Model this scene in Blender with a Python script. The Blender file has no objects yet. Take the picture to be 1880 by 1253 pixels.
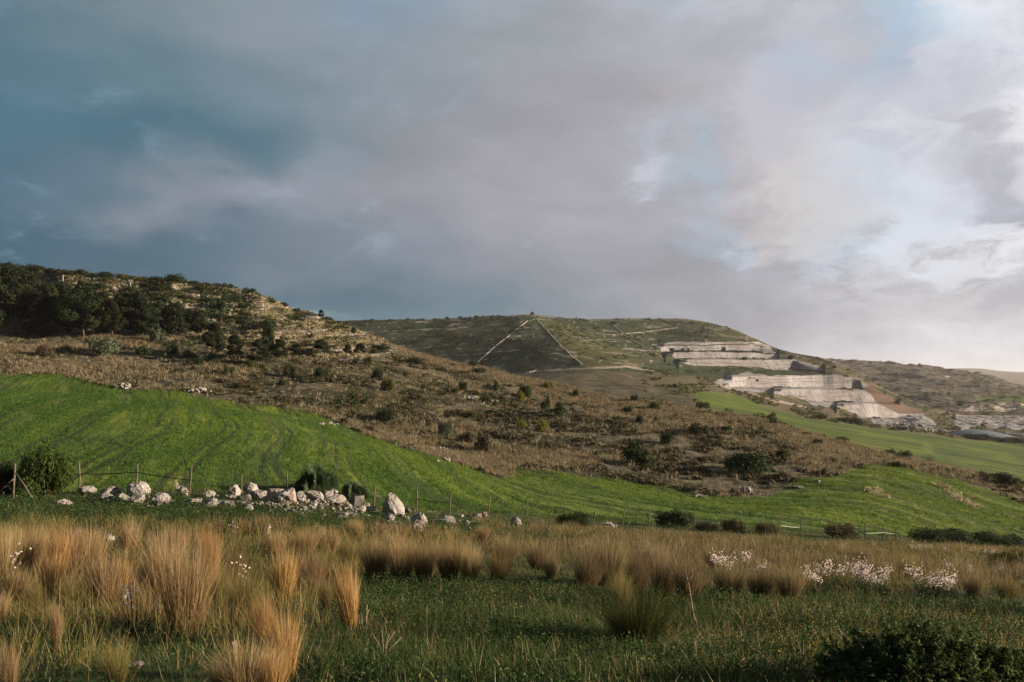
import bpy, math, random
import numpy as np
from math import radians, sin, cos, pi
from mathutils import Vector, Matrix, Euler

rng = np.random.default_rng(11)
random.seed(11)
SC = bpy.context.scene
EXPO = 1.34
COL = SC.collection
F, UC, VH = 1462.0, 940.0, 700.0      # focal length, principal column and horizon row, in photo pixels

# ------------------------------------------------------------------ scene, camera, light
world = bpy.data.worlds.new("World"); SC.world = world; world.use_nodes = True
cam_d = bpy.data.cameras.new("camera"); cam = bpy.data.objects.new("camera", cam_d); COL.objects.link(cam)
cam.location = (0, 0, 0); cam.rotation_euler = (radians(90), 0, 0)
cam_d.sensor_width = 36; cam_d.lens = F / 1880 * 36; cam_d.shift_y = (VH - 626.5) / 1880
cam_d.clip_start = 0.1; cam_d.clip_end = 30000
SC.camera = cam
SC.view_settings.view_transform = 'Standard'; SC.view_settings.look = 'None'
SC.cycles.use_denoising = True; SC.cycles.denoiser = 'OPENIMAGEDENOISE'; SC.cycles.denoising_input_passes = 'RGB_ALBEDO_NORMAL'; SC.cycles.denoising_prefilter = 'ACCURATE'
SC.view_settings.exposure = EXPO; SC.view_settings.gamma = 1

SUN_AZ, SUN_EL = 93.0, 12.0
sl = bpy.data.lights.new("sun", 'SUN'); sun = bpy.data.objects.new("sun", sl); COL.objects.link(sun)
sl.energy = 5.0; sl.color = (1.0, 0.79, 0.58); sl.angle = radians(1.2)
sd = Vector((sin(radians(SUN_AZ)) * cos(radians(SUN_EL)), cos(radians(SUN_AZ)) * cos(radians(SUN_EL)), sin(radians(SUN_EL))))
sun.rotation_euler = sd.to_track_quat('Z', 'Y').to_euler(); sun.location = sd * 300

# ------------------------------------------------------------------ small helpers
def srgb(r, g, b):
    f = lambda c: (c / 255) / 12.92 if c / 255 <= 0.04045 else ((c / 255 + 0.055) / 1.055) ** 2.4
    return (f(r), f(g), f(b), 1.0)

class NT:
    """short-hand for building a node tree"""
    def __init__(s, tree):
        s.t = tree; s.n = tree.nodes; s.l = tree.links
    def new(s, typ, **kw):
        n = s.n.new(typ)
        for k, v in kw.items():
            setattr(n, k, v)
        return n
    def put(s, sock, val):
        if val is None: return
        if isinstance(val, bpy.types.NodeSocket): s.l.new(val, sock)
        else: sock.default_value = val
    def math(s, op, a, b=None, c=None, clamp=False):
        n = s.new('ShaderNodeMath', operation=op, use_clamp=clamp)
        for i, v in enumerate((a, b, c)): s.put(n.inputs[i], v)
        return n.outputs[0]
    def vmath(s, op, a, b=None, scale=None):
        n = s.new('ShaderNodeVectorMath', operation=op)
        s.put(n.inputs[0], a); s.put(n.inputs[1], b)
        if scale is not None: s.put(n.inputs['Scale'], scale)
        return n.outputs[1] if op in ('DOT_PRODUCT', 'LENGTH') else n.outputs[0]
    def noise(s, vec, scale, detail=4, rough=0.55, dist=0.0, typ='FBM'):
        n = s.new('ShaderNodeTexNoise', noise_type=typ)
        s.put(n.inputs['Vector'], vec); s.put(n.inputs['Scale'], scale); s.put(n.inputs['Detail'], detail)
        s.put(n.inputs['Roughness'], rough); s.put(n.inputs['Distortion'], dist)
        return n
    def mix(s, f, a, b, typ='MIX'):
        n = s.new('ShaderNodeMix', data_type='RGBA', blend_type=typ)
        s.put(n.inputs[0], f); s.put(n.inputs[6], a); s.put(n.inputs[7], b)
        return n.outputs[2]
    def ramp(s, f, stops, interp='LINEAR'):
        n = s.new('ShaderNodeValToRGB'); r = n.color_ramp; r.interpolation = interp
        while len(r.elements) < len(stops): r.elements.new(0.5)
        for e, (p, c) in zip(r.elements, stops):
            e.position = p; e.color = c if len(c) == 4 else (*c, 1)
        s.put(n.inputs[0], f); return n.outputs[0]
    def step(s, x, lo, hi):
        n = s.new('ShaderNodeMapRange', interpolation_type='SMOOTHSTEP')
        s.put(n.inputs[0], x); n.inputs[1].default_value = lo; n.inputs[2].default_value = hi
        return n.outputs[0]
    def attr(s, name):
        return s.new('ShaderNodeAttribute', attribute_name=name).outputs['Fac']

def c4(*c): return (c[0], c[1], c[2], 1.0)

def new_mat(name):
    m = bpy.data.materials.new(name); m.use_nodes = True
    t = NT(m.node_tree); b = t.n['Principled BSDF']; b.inputs['Roughness'].default_value = 0.9
    b.inputs['Specular IOR Level'].default_value = 0.15
    return m, t, b

def mesh_np(name, verts, faces, mat=None, attrs=None, smooth=False):
    """one mesh from an (N,3) array and an (M,k) array of k-gons (or a list of such arrays)"""
    if not isinstance(faces, (list, tuple)): faces = [faces]
    faces = [np.asarray(f, np.int32) for f in faces if len(f)]
    me = bpy.data.meshes.new(name)
    verts = np.ascontiguousarray(verts, np.float32)
    me.vertices.add(len(verts)); me.vertices.foreach_set('co', verts.ravel())
    nl = sum(f.size for f in faces); nf = sum(len(f) for f in faces)
    me.loops.add(nl); me.polygons.add(nf)
    me.loops.foreach_set('vertex_index', np.concatenate([f.ravel() for f in faces]))
    tot = np.concatenate([np.full(len(f), f.shape[1], np.int32) for f in faces])
    st = np.concatenate([[0], np.cumsum(tot)[:-1]]).astype(np.int32)
    me.polygons.foreach_set('loop_start', st)
    if smooth: me.polygons.foreach_set('use_smooth', np.ones(nf, bool))
    me.update(calc_edges=True)
    for k, a in (attrs or {}).items():
        at = me.attributes.new(k, 'FLOAT', 'POINT'); at.data.foreach_set('value', np.ascontiguousarray(a, np.float32))
    if mat: me.materials.append(mat)
    return me

def link(name, me, loc=(0, 0, 0), rot=(0, 0, 0), scale=(1, 1, 1), parent=None):
    o = bpy.data.objects.new(name, me); COL.objects.link(o)
    o.location = loc; o.rotation_euler = rot; o.scale = scale
    if parent: o.parent = parent
    return o

def tag(o, label=None, cat=None, group=None, kind=None):
    if label: o['label'] = label
    if cat: o['category'] = cat
    if group: o['group'] = group
    if kind: o['kind'] = kind
    return o

# ------------------------------------------------------------------ noise
def _h(ix, iy, s):
    n = (ix * 374761393 + iy * 668265263 + s * 1442695041) & 0xffffffff
    n = ((n ^ (n >> 13)) * 1274126177) & 0xffffffff
    n = n ^ (n >> 16)
    return (n & 0xffffff) / float(0xffffff)
def vnoise(x, y, s=0):
    ix = np.floor(x).astype(np.int64); iy = np.floor(y).astype(np.int64)
    fx = x - ix; fy = y - iy
    fx = fx * fx * (3 - 2 * fx); fy = fy * fy * (3 - 2 * fy)
    a = _h(ix, iy, s); b = _h(ix + 1, iy, s); c = _h(ix, iy + 1, s); d = _h(ix + 1, iy + 1, s)
    return (a * (1 - fx) + b * fx) * (1 - fy) + (c * (1 - fx) + d * fx) * fy
def fbm(x, y, s=0, o=4):
    r = 0; a = 0.5; t = 0
    for i in range(o):
        r = r + a * vnoise(x, y, s + i * 17); t += a; a *= 0.5; x = x * 2.03 + 3.1; y = y * 2.03 + 1.7
    return r / t
def sstep(x, lo, hi):
    t = np.clip((x - lo) / (hi - lo), 0, 1); return t * t * (3 - 2 * t)

def pip(poly, u, v):
    """points inside polygon"""
    p = np.asarray(poly, float); r = np.zeros(u.shape, bool)
    j = len(p) - 1
    for i in range(len(p)):
        (xi, yi), (xj, yj) = p[i], p[j]
        if yi != yj:
            r ^= ((yi > v) != (yj > v)) & (u < (xj - xi) * (v - yi) / (yj - yi) + xi)
        j = i
    return r
def seg_dist(line, u, v):
    d = np.full(u.shape, 1e9)
    for (a, b), (c, e) in zip(line[:-1], line[1:]):
        L = (c - a) ** 2 + (e - b) ** 2
        t = np.clip(((u - a) * (c - a) + (v - b) * (e - b)) / L, 0, 1)
        d = np.minimum(d, np.hypot(u - a - t * (c - a), v - b - t * (e - b)))
    return d

# ------------------------------------------------------------------ terrain sheets
def gsmooth(a, us, sig):
    """gaussian smoothing over the (uneven) columns"""
    if sig <= 0: return a
    g = np.arange(us[0], us[-1] + 1, 4.0); y = np.interp(g, us, a)
    n = int(4 * sig / 4) + 1; k = np.exp(-0.5 * (np.arange(-n, n + 1) * 4 / sig) ** 2); k /= k.sum()
    y = np.convolve(np.pad(y, n, mode='edge'), k, 'valid')
    return np.interp(us, g, y)

class Sheet:
    """a hill as a sheet of ground: each line is a row of (column, row, distance) marks from near to far"""
    def __init__(s, us, lines, rows, sig, wfun=None, relief=None, qsig=None, remap=None):
        s.us = us; K = len(lines); U = len(us)
        V = np.zeros((K, U)); Q = np.zeros((K, U))
        for k, ln in enumerate(lines):
            ln = np.asarray(ln, float)
            V[k] = gsmooth(np.interp(us, ln[:, 0], ln[:, 1]), us, sig[k])
            Q[k] = gsmooth(1 / np.interp(us, ln[:, 0], ln[:, 2]), us, qsig[k] if qsig else max(sig[k], 30))
        for k in range(1, K):
            V[k] = np.minimum(V[k], V[k - 1] - 0.5); Q[k] = np.minimum(Q[k], Q[k - 1] * 0.995)
        h = V[:-1] - V[1:]; d = (Q[1:] - Q[:-1]) / h
        m = np.zeros((K, U)); m[0] = d[0]; m[-1] = d[-1]
        w1 = 2 * h[1:] + h[:-1]; w2 = h[1:] + 2 * h[:-1]
        m[1:-1] = (w1 + w2) / (w1 / d[:-1] + w2 / d[1:])
        vv, qq = [], []
        for k in range(K - 1):
            n = rows[k]
            for i in range(n + (k == K - 2)):
                t = i / n
                vv.append(V[k] + (V[k + 1] - V[k]) * t)
                h00 = 2 * t**3 - 3 * t**2 + 1; h10 = t**3 - 2 * t**2 + t; h01 = -2 * t**3 + 3 * t**2; h11 = t**3 - t**2
                qq.append(h00 * Q[k] + h10 * h[k] * m[k] + h01 * Q[k + 1] + h11 * h[k] * m[k + 1])
        v = np.array(vv); q = np.array(qq); u = np.broadcast_to(us, v.shape)
        if wfun is not None:
            w = wfun(u, v); dq = np.diff(q, axis=0) * 0.5 * (w[1:] + w[:-1])
            m = (np.abs(w[1:] - 1) > 1e-6) * np.diff(q, axis=0)
            full = np.diff(q, axis=0); on = m.sum(0); got = (dq * (m != 0)).sum(0)
            f = np.where(np.abs(on) > 1e-9, on / np.where(np.abs(got) > 1e-9, got, 1), 1)
            f = gsmooth(np.clip(f, .3, 4), us, 60)
            q = np.vstack([q[:1], q[0] + np.cumsum(np.where(m != 0, dq * f, full), axis=0)])
        if remap is not None: q = remap(us, u, v, q)
        Y = 1 / q; s.u = u; s.v = v
        X = Y * (u - UC) / F; Z = Y * (VH - v) / F
        if relief is not None: Z = Z + relief(X, Y, u, v)
        s.X, s.Y, s.Z = X, Y, Z
        s.nvis = v.shape[0]
        s.va = VH - F * Z / Y
    def skirt(s, steps):
        """rows beyond the crest: (distance factor, drop as share of distance)"""
        X, Y, Z = s.X[-1], s.Y[-1], s.Z[-1]
        s.X = np.vstack([s.X] + [X * f for f, _ in steps]); s.Y = np.vstack([s.Y] + [Y * f for f, _ in steps])
        s.Z = np.vstack([s.Z] + [Z - Y * g for _, g in steps])
        s.u = np.vstack([s.u] + [s.us[None]] * len(steps)); s.v = np.vstack([s.v] + [s.v[-1:]] * len(steps))
    def quads(s):
        R, U = s.X.shape; a = (np.arange(R - 1)[:, None] * U + np.arange(U - 1)[None]).ravel()
        return np.stack([a, a + 1, a + 1 + U, a + U], 1)
    def co(s): return np.stack([s.X.ravel(), s.Y.ravel(), s.Z.ravel()], 1)
    def make(s, name, mat, facemask=None, attrs=None, smooth=True):
        q = s.quads()
        if facemask is not None: q = q[facemask]
        used, inv = np.unique(q.ravel(), return_inverse=True)
        me = mesh_np(name, s.co()[used], inv.reshape(-1, 4), mat, {k: a.ravel()[used] for k, a in (attrs or {}).items()}, smooth)
        return tag(link(name, me), kind='structure')
    def fc(s, a):
        """a per-vertex field at the face centres"""
        return (0.25 * (a[:-1, :-1] + a[1:, :-1] + a[:-1, 1:] + a[1:, 1:])).ravel()
    def at(s, u, v):
        """the ground point seen at photo pixel (u, v): the nearest one in that column at or above row v"""
        j = min(max(np.searchsorted(s.us, u), 1), len(s.us) - 1); f = (u - s.us[j - 1]) / (s.us[j] - s.us[j - 1])
        cm = lambda A: A[:s.nvis, j - 1] * (1 - f) + A[:s.nvis, j] * f
        va = cm(s.va); k = np.argmax(va <= v)
        if va[k] > v: k = int(np.argmin(va))
        x, y, z = cm(s.X), cm(s.Y), cm(s.Z)
        if k > 0 and va[k - 1] > va[k] and va[k] <= v:
            t = (va[k - 1] - v) / (va[k - 1] - va[k]); g = lambda A: A[k - 1] + (A[k] - A[k - 1]) * t
        else: g = lambda A: A[k]
        return Vector((g(x), g(y), g(z)))
    def scatter(s, n, dens):
        """n random points on the visible sheet, by area times the per-face density"""
        q = s.quads()[:(s.nvis - 1) * (s.X.shape[1] - 1)]; C = s.co()
        a, b, c, d = (C[q[:, i]] for i in range(4))
        ar = np.linalg.norm(np.cross(c - a, d - b), axis=1) * 0.5 * dens
        cs = np.cumsum(ar); i = np.searchsorted(cs, rng.random(n) * cs[-1])
        i = np.minimum(i, len(q) - 1)
        p, r = rng.random((n, 1)), rng.random((n, 1))
        pos = (a[i] * (1 - p) + b[i] * p) * (1 - r) + (d[i] * (1 - p) + c[i] * p) * r
        return pos, i

US = np.concatenate([np.arange(-1500, -120, 30.0), np.arange(-120, 2000, 2.0), np.arange(2000, 3400, 30.0)])

FIELD_EDGE = [(-1500, 700), (-300, 692), (0, 690), (100, 693), (200, 706), (260, 718), (350, 728), (450, 740), (550, 753), (600, 766), (650, 787), (700, 803), (760, 824), (830, 850),
              (900, 872), (932, 878), (950, 864), (1050, 872), (1150, 882), (1250, 903), (1330, 914), (1400, 914), (1440, 905), (1462, 888), (1540, 881), (1575, 862), (1640, 853),
              (1700, 868), (1760, 880), (1880, 925), (2100, 960), (3400, 1000)]
FENCE = [(-1500, 930, 26), (0, 912, 27), (300, 910, 28.5), (500, 906, 30), (620, 918, 30), (700, 938, 30), (900, 952, 34), (1000, 955, 38), (1250, 972, 42), (1450, 983, 47), (1600, 990, 52), (1750, 1000, 55), (1880, 1010, 56), (3400, 1040, 58)]
CREST = [(-1500, 430, 300), (-200, 475, 270), (0, 490, 260), (100, 497, 255), (200, 510, 250), (330, 517, 245), (420, 527, 240), (480, 546, 235), (550, 571, 230), (600, 587, 225), (650, 602, 220), (700, 624, 212),
         (760, 643, 200), (800, 655, 195), (880, 675, 185), (950, 692, 177), (1000, 700, 170), (1100, 721, 163), (1200, 738, 155), (1300, 756, 148), (1400, 772, 140), (1500, 794, 133), (1600, 825, 125),
         (1700, 847, 118), (1800, 867, 110), (1880, 888, 105), (2100, 930, 100), (3400, 985, 95)]
LA = [
    [(-1500, 2400, 1.46), (3400, 2400, 1.46)],
    [(-1500, 1253, 4.6), (3400, 1253, 4.6)],
    [(-1500, 1150, 7.2), (800, 1150, 7.2), (1300, 1150, 7.6), (3400, 1145, 8.0)],
    [(-1500, 1060, 12), (900, 1060, 12), (1400, 1062, 13.5), (3400, 1070, 14)],
    [(-1500, 985, 18.5), (0, 982, 18.5), (700, 990, 19), (1100, 1000, 23), (1500, 1010, 26), (1880, 1030, 27), (3400, 1050, 28)],
    FENCE,
    [(-1500, 760, 65), (0, 749, 65), (250, 768, 65), (500, 790, 64), (700, 841, 58), (900, 903, 54), (1000, 906, 56), (1250, 938, 57), (1450, 932, 63), (1600, 917, 72), (1750, 938, 72), (1880, 965, 70), (3400, 1010, 70)],
    [(-1500, 700, 125), (0, 690, 120), (250, 716, 117), (500, 747, 105), (700, 805, 90), (900, 866, 78), (1000, 870, 76), (1250, 902, 74), (1450, 893, 82), (1600, 860, 98), (1750, 880, 92), (1880, 923, 85), (3400, 995, 82)],
    [(-1500, 640, 160), (0, 640, 150), (200, 645, 150), (400, 652, 150), (500, 660, 150), (600, 664, 150), (700, 672, 152), (800, 700, 150), (900, 732, 135), (1000, 767, 122), (1200, 807, 110), (1400, 838, 102),
     (1600, 839, 112), (1750, 864, 102), (1880, 902, 95), (3400, 990, 90)],
    CREST]

def left_hill(u, v):
    """1 on the rocky terraced slope behind the pines"""
    low = np.interp(u, [-1500, 0, 300, 480, 600, 700, 770], [612, 612, 620, 652, 662, 660, 648])
    return sstep(low - v, -8, 14) * sstep(775 - u, 0, 60)
def ledge_noise(u, v, wu, wv, s):
    return fbm(u / wu + 0.004 * v, (v + 0.05 * u) / wv, s, 3)
def wA(u, v):
    m = left_hill(u, v); n = ledge_noise(u, v, 150, 4.2, 5)
    w = 0.5 + 1.2 * sstep(n, 0.44, 0.60)
    return 1 + (w - 1) * m
def reliefA(X, Y, u, v):
    a = np.clip((Y - 3) / 40, 0, 1); hl = np.clip((Y - 60) / 60, 0, 1)
    z = (fbm(X / 1.1, Y / 1.1, 3) - .5) * 0.22 * np.clip((Y - 2) / 5, 0, 1) + (fbm(X / 3.5, Y / 3.5, 4) - .5) * 0.35 * a
    z = z + hl * ((fbm(X / 12, Y / 12, 6) - .5) * 1.3 + (fbm(X / 32, Y / 32, 7) - .5) * 3.0)
    z = z - 0.35 * np.exp(-((v - np.interp(u, [p[0] for p in FENCE], [p[1] for p in FENCE]) + 14) / 12) ** 2) * 0
    # the bank that carries the heap of stones
    return z
A = Sheet(US, LA, [14, 64, 60, 54, 56, 66, 66, 90, 110], [0, 20, 20, 20, 20, 16, 45, 40, 30, 9], wA, reliefA)
edgeA = np.interp(A.u, [p[0] for p in FIELD_EDGE], [p[1] for p in FIELD_EDGE]) + (fbm(A.u / 14, A.v / 9, 21, 3) - .5) * 9
fenA = np.interp(A.u, [p[0] for p in FENCE], [p[1] for p in FENCE]) - 6
A.skirt([(1.03, 0.006), (1.15, 0.06), (1.45, 0.25), (1.9, 0.6)])
padA = lambda a: np.vstack([a, np.repeat(a[-1:], A.X.shape[0] - a.shape[0], 0)])
edgeA, fenA = padA(edgeA), padA(fenA)

CRESTB = [(-200, 640, 800), (450, 610, 780), (600, 590, 800), (650, 589, 795), (720, 588, 790), (800, 587, 780), (860, 582, 770), (900, 579, 765), (960, 576, 760), (985, 577, 770), (1020, 583, 800), (1100, 585, 850), (1150, 585, 880), (1250, 586, 880), (1300, 593, 860),
          (1340, 603, 830), (1370, 615, 800), (1400, 628, 780), (1420, 638, 760), (1450, 647, 740), (1500, 656, 700), (1530, 666, 680), (1560, 680, 660), (1600, 702, 645), (1640, 722, 640), (1680, 738, 640),
          (1720, 752, 640), (1760, 763, 640), (1880, 765, 650), (3400, 775, 660)]
LB = [
    [(-200, 740, 240), (700, 730, 240), (1000, 745, 240), (1100, 755, 240), (1200, 765, 235), (1300, 780, 230), (1400, 796, 215), (1500, 818, 205), (1600, 848, 190), (1700, 872, 180), (1800, 893, 175), (1880, 913, 170), (3400, 1000, 150)],
    [(-200, 705, 330), (1000, 710, 330), (1200, 717, 330), (1280, 721, 330), (1400, 748, 340), (1500, 770, 350), (1600, 785, 360), (1700, 797, 370), (1880, 819, 385), (3400, 860, 390)],
    [(-200, 692, 480), (800, 690, 490), (930, 688, 478), (1000, 678, 462), (1068, 673, 444), (1130, 672, 462), (1200, 680, 486), (1290, 706, 450), (1400, 735, 450), (1500, 757, 450), (1560, 770, 455), (1650, 782, 460), (1700, 786, 470), (1880, 798, 480), (3400, 830, 480)],
    [(-200, 665, 600), (700, 640, 642), (800, 637, 630), (900, 631, 608), (1028, 625, 580), (1090, 634, 600), (1160, 641, 630), (1220, 647, 670), (1300, 655, 650), (1400, 682, 620), (1500, 715, 585), (1600, 752, 560), (1650, 766, 560), (1700, 775, 560), (1880, 782, 580), (3400, 800, 590)],
    CRESTB]
Q1 = [(1196, 634), (1215, 629), (1300, 628), (1395, 627), (1414, 636), (1428, 652), (1430, 662), (1415, 672), (1368, 674), (1290, 673), (1262, 669), (1235, 656), (1212, 643)]
Q2 = [(1366, 661), (1412, 659), (1450, 660), (1500, 671), (1516, 681), (1450, 680), (1410, 679), (1366, 674)]
Q3 = [(1312, 702), (1335, 690), (1375, 684), (1400, 689), (1480, 690), (1530, 688), (1565, 692), (1600, 709), (1650, 737), (1690, 753), (1702, 759), (1650, 768), (1585, 768), (1545, 750), (1500, 746), (1455, 728), (1400, 722), (1352, 716), (1330, 710)]
Q4 = [(1598, 769), (1640, 770), (1690, 758), (1712, 770), (1722, 780), (1700, 789), (1650, 786), (1600, 778)]
Q5 = [(1752, 766), (1890, 766), (1890, 790), (1840, 786), (1800, 780), (1768, 790), (1752, 782)]
RED = [(1588, 712), (1602, 705), (1640, 724), (1700, 752), (1706, 760), (1650, 760), (1612, 742)]
BFIELD = [(1270, 722), (1300, 719), (1345, 723), (1400, 746), (1480, 768), (1600, 786), (1700, 797), (1790, 808), (1900, 820), (2100, 840), (2100, 1000), (1900, 1000), (1500, 900), (1440, 776), (1385, 762), (1320, 757), (1300, 748)]
LEDGES = [([(1200, 634), (1300, 634), (1380, 632), (1400, 637)], 1.0), ([(1215, 647), (1300, 645), (1380, 646), (1425, 652)], 1.2), ([(1235, 660), (1300, 658), (1420, 660)], .6), ([(1250, 664), (1300, 664)], .6),
          ([(1400, 711), (1500, 712), (1560, 715), (1610, 713)], 1.2), ([(1420, 716), (1480, 716)], .6), ([(1500, 727), (1580, 728)], .5), ([(1510, 738), (1580, 738), (1650, 735)], 1.2), ([(1330, 706), (1375, 696), (1410, 694)], .8)]
def cliff_mask(u, v):
    uu = u + (fbm(u / 9, v / 9, 41, 3) - .5) * 9; vv = v + (fbm(u / 14, v / 9, 43, 3) - .5) * 6
    m = np.zeros(u.shape, bool)
    for q in (Q1, Q2, Q3): m |= pip(q, uu, vv)
    return m
def ledge_mask(u, v):
    r = np.zeros(u.shape)
    for ln, wd in LEDGES:
        vv = v + (fbm(u / 12, v * 0 + 3, 44, 3) - .5) * 3
        r = np.maximum(r, np.exp(-(seg_dist(ln, u, vv) / wd) ** 2) * sstep(fbm(u / 25, v / 30, 45, 2), .28, .5))
    return r
def wB(u, v):
    m = cliff_mask(u, v); w = np.where(m, 0.12, 1.0)
    w = w + 3.0 * ledge_mask(u, v) * m
    # low terrace walls on the older slopes
    n = fbm(u / 60 + 0.01 * v, (v + 0.10 * (u - 900) * np.sign(960 - u) * -1) / 4.0, 51, 3)
    t = (~m) * (v < 672) * (u < 1420)
    w = np.where(t > 0, 0.55 + 0.9 * sstep(n, .42, .6), w)
    return w
def reliefB(X, Y, u, v):
    m = cliff_mask(u, v)
    z = (fbm(X / 14, Y / 14, 8) - .5) * 1.4 + (fbm(X / 70, Y / 70, 9) - .5) * 4
    q = pip(Q4, u, v) | pip(Q5, u, v)
    z = z * (1 - sstep(u, 1170, 1215) * sstep(v, 615, 632) * sstep(1720 - u, 0, 30)) + q * (fbm(X / 6, Y / 6, 10) - .5) * 3
    return z
USB = US[US >= -210]
# benches of the quarry: (column, top row, bottom row) runs; a face stands nearly upright, the tread behind it takes up the depth
BANDS = [[(1205, 634, 646), (1300, 629, 644), (1395, 629, 645), (1425, 640, 651)], [(1222, 648, 659), (1300, 646, 657), (1395, 648, 658), (1428, 653, 659)], [(1245, 661, 670), (1300, 660, 672), (1366, 661, 673), (1412, 661, 678), (1455, 662, 680), (1512, 675, 682)],
         [(1330, 694, 711), (1400, 690, 711), (1500, 690, 711), (1565, 694, 713), (1625, 715, 724)], [(1420, 715, 726), (1500, 714, 737), (1560, 717, 737), (1650, 730, 741)], [(1535, 743, 752), (1590, 741, 766), (1650, 744, 767), (1695, 752, 762)]]
def quarry_steps(us, u, v, q):
    q2 = q.copy()
    for j, uu in enumerate(us):
        k = []
        for b in BANDS:
            b = np.array(b, float)
            if not b[0, 0] <= uu <= b[-1, 0]: continue
            a = min(1, (uu - b[0, 0]) / 14, (b[-1, 0] - uu) / 45); vt, vb = np.interp(uu, b[:, 0], b[:, 1]), np.interp(uu, b[:, 0], b[:, 2])
            m = (vt + vb) / 2; h = (vb - vt) / 2; c = 1 - .90 * a
            k += [(vt, m - h * c), (vb, m + h * c)]
        if not k: continue
        k.sort(); kv = np.array([x[0] for x in k]); ke = np.maximum.accumulate([x[1] for x in k])
        lo, hi = kv[0] - 25, kv[-1] + 25
        col = v[::-1, j]; qq = q[::-1, j]                      # rows rising downwards
        lo = max(lo, col[0]); kv = np.concatenate([[col[0] - 1, lo], kv[kv > lo], [hi, col[-1] + 1]]); ke = np.concatenate([[col[0] - 1, lo], ke[-(len(kv) - 4):], [hi, col[-1] + 1]])
        q2[:, j] = np.interp(np.interp(v[:, j], kv, ke), col, qq)
    # the faces are not one plane: buttresses and cut corners
    zz = np.interp(us, [1180, 1210, 1255, 1262, 1300, 1350, 1366, 1411, 1414, 1452, 1456, 1512, 1530, 1575, 1582, 1640, 1700, 1740], [0, .001, .002, .001, .002, .003, .002, .002, .001, .001, .003, .005, .001, .003, .001, .003, .001, 0])
    win = sstep(v, 622, 634) * sstep(772 - v, 0, 8)
    return q2 * (1 - zz[None] * win)
B = Sheet(USB, LB, [70, 70, 150, 190], [30, 20, 14, 24, 7], None, reliefB, [30, 30, 16, 14, 16], quarry_steps)
B.skirt([(1.02, 0.004), (1.15, 0.06), (1.4, 0.2)])

USD = np.concatenate([np.arange(1240, 1480, 20.0), np.arange(1480, 1960, 2.0), np.arange(1960, 3500, 30.0)])
CRD = [(1240, 668, 1700), (1400, 655, 1700), (1490, 656, 1700), (1560, 662, 1650), (1620, 667, 1650), (1690, 673, 1600), (1730, 679, 1550), (1800, 687, 1450), (1840, 698, 1350), (1880, 708, 1300), (2100, 735, 1100), (3500, 760, 1000)]
LD = [[(1240, 800, 560), (3500, 800, 560)],
      [(1240, 740, 760), (1600, 742, 760), (1700, 748, 740), (1880, 757, 700), (3500, 786, 700)],
      [(1240, 712, 1050), (1600, 712, 1050), (1700, 716, 1000), (1800, 724, 950), (1880, 735, 900), (2100, 755, 850), (3500, 775, 820)],
      CRD]
def reliefD(X, Y, u, v):
    return (fbm(X / 60, Y / 60, 61) - .5) * 14 * np.clip((Y - 560) / 300, 0, 1) + (fbm(X / 16, Y / 16, 62) - .5) * 5
D = Sheet(USD, LD, [60, 50, 90], [20, 20, 20, 8], None, reliefD)
D.skirt([(1.05, 0.01), (1.3, 0.1)])
USE = np.arange(1400, 3600, 8.0)
E = Sheet(USE, [[(1400, 716, 3300), (3600, 716, 3300)], [(1400, 690, 5200), (1700, 680, 5200), (1760, 676, 5200), (1800, 677, 5200), (1830, 680, 5200), (1880, 683, 5200), (2100, 684, 5200), (3600, 680, 5200)]], [30], [10, 10], None,
          lambda X, Y, u, v: (fbm(X / 260, Y / 260, 71) - .5) * 22)
E.skirt([(1.1, 0.02)])

# --- masks
vA, uA = A.v, A.u
nearA = sstep(vA - fenA, -1, 3)
fieldA = ((vA > edgeA) & (vA < fenA)).astype(float)
rockA = left_hill(uA, vA) * sstep(ledge_noise(uA, vA, 150, 4.2, 5), 0.50, 0.42)
yv = np.linspace(0, 1, 2)
# ------------------------------------------------------------------ ground materials
def pos(t): return t.new('ShaderNodeNewGeometry').outputs['Position']

def mat_near():
    m, t, b = new_mat('weedy_ground'); p = pos(t)
    n1 = t.noise(p, 1.3, 5, .6).outputs[0]; n2 = t.noise(p, 14, 5, .7).outputs[0]; n3 = t.noise(p, .22, 3).outputs[0]
    c = t.ramp(n2, [(.30, (.016, .020, .008)), (.48, (.036, .046, .014)), (.60, (.070, .066, .028)), (.72, (.12, .10, .06))])
    g = t.ramp(n2, [(.3, (.010, .024, .006)), (.55, (.030, .062, .012)), (.75, (.060, .085, .02))])
    c = t.mix(t.step(n1, .40, .56), g, c)
    t.put(b.inputs['Base Color'], t.mix(t.math('MULTIPLY', t.step(n3, .48, .60), .6), c, c4(.085, .066, .038)))
    bp = t.new('ShaderNodeBump'); bp.inputs['Strength'].default_value = 1; bp.inputs['Distance'].default_value = .04
    t.put(bp.inputs['Height'], n2); t.put(b.inputs['Normal'], bp.outputs[0]); return m

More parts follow.
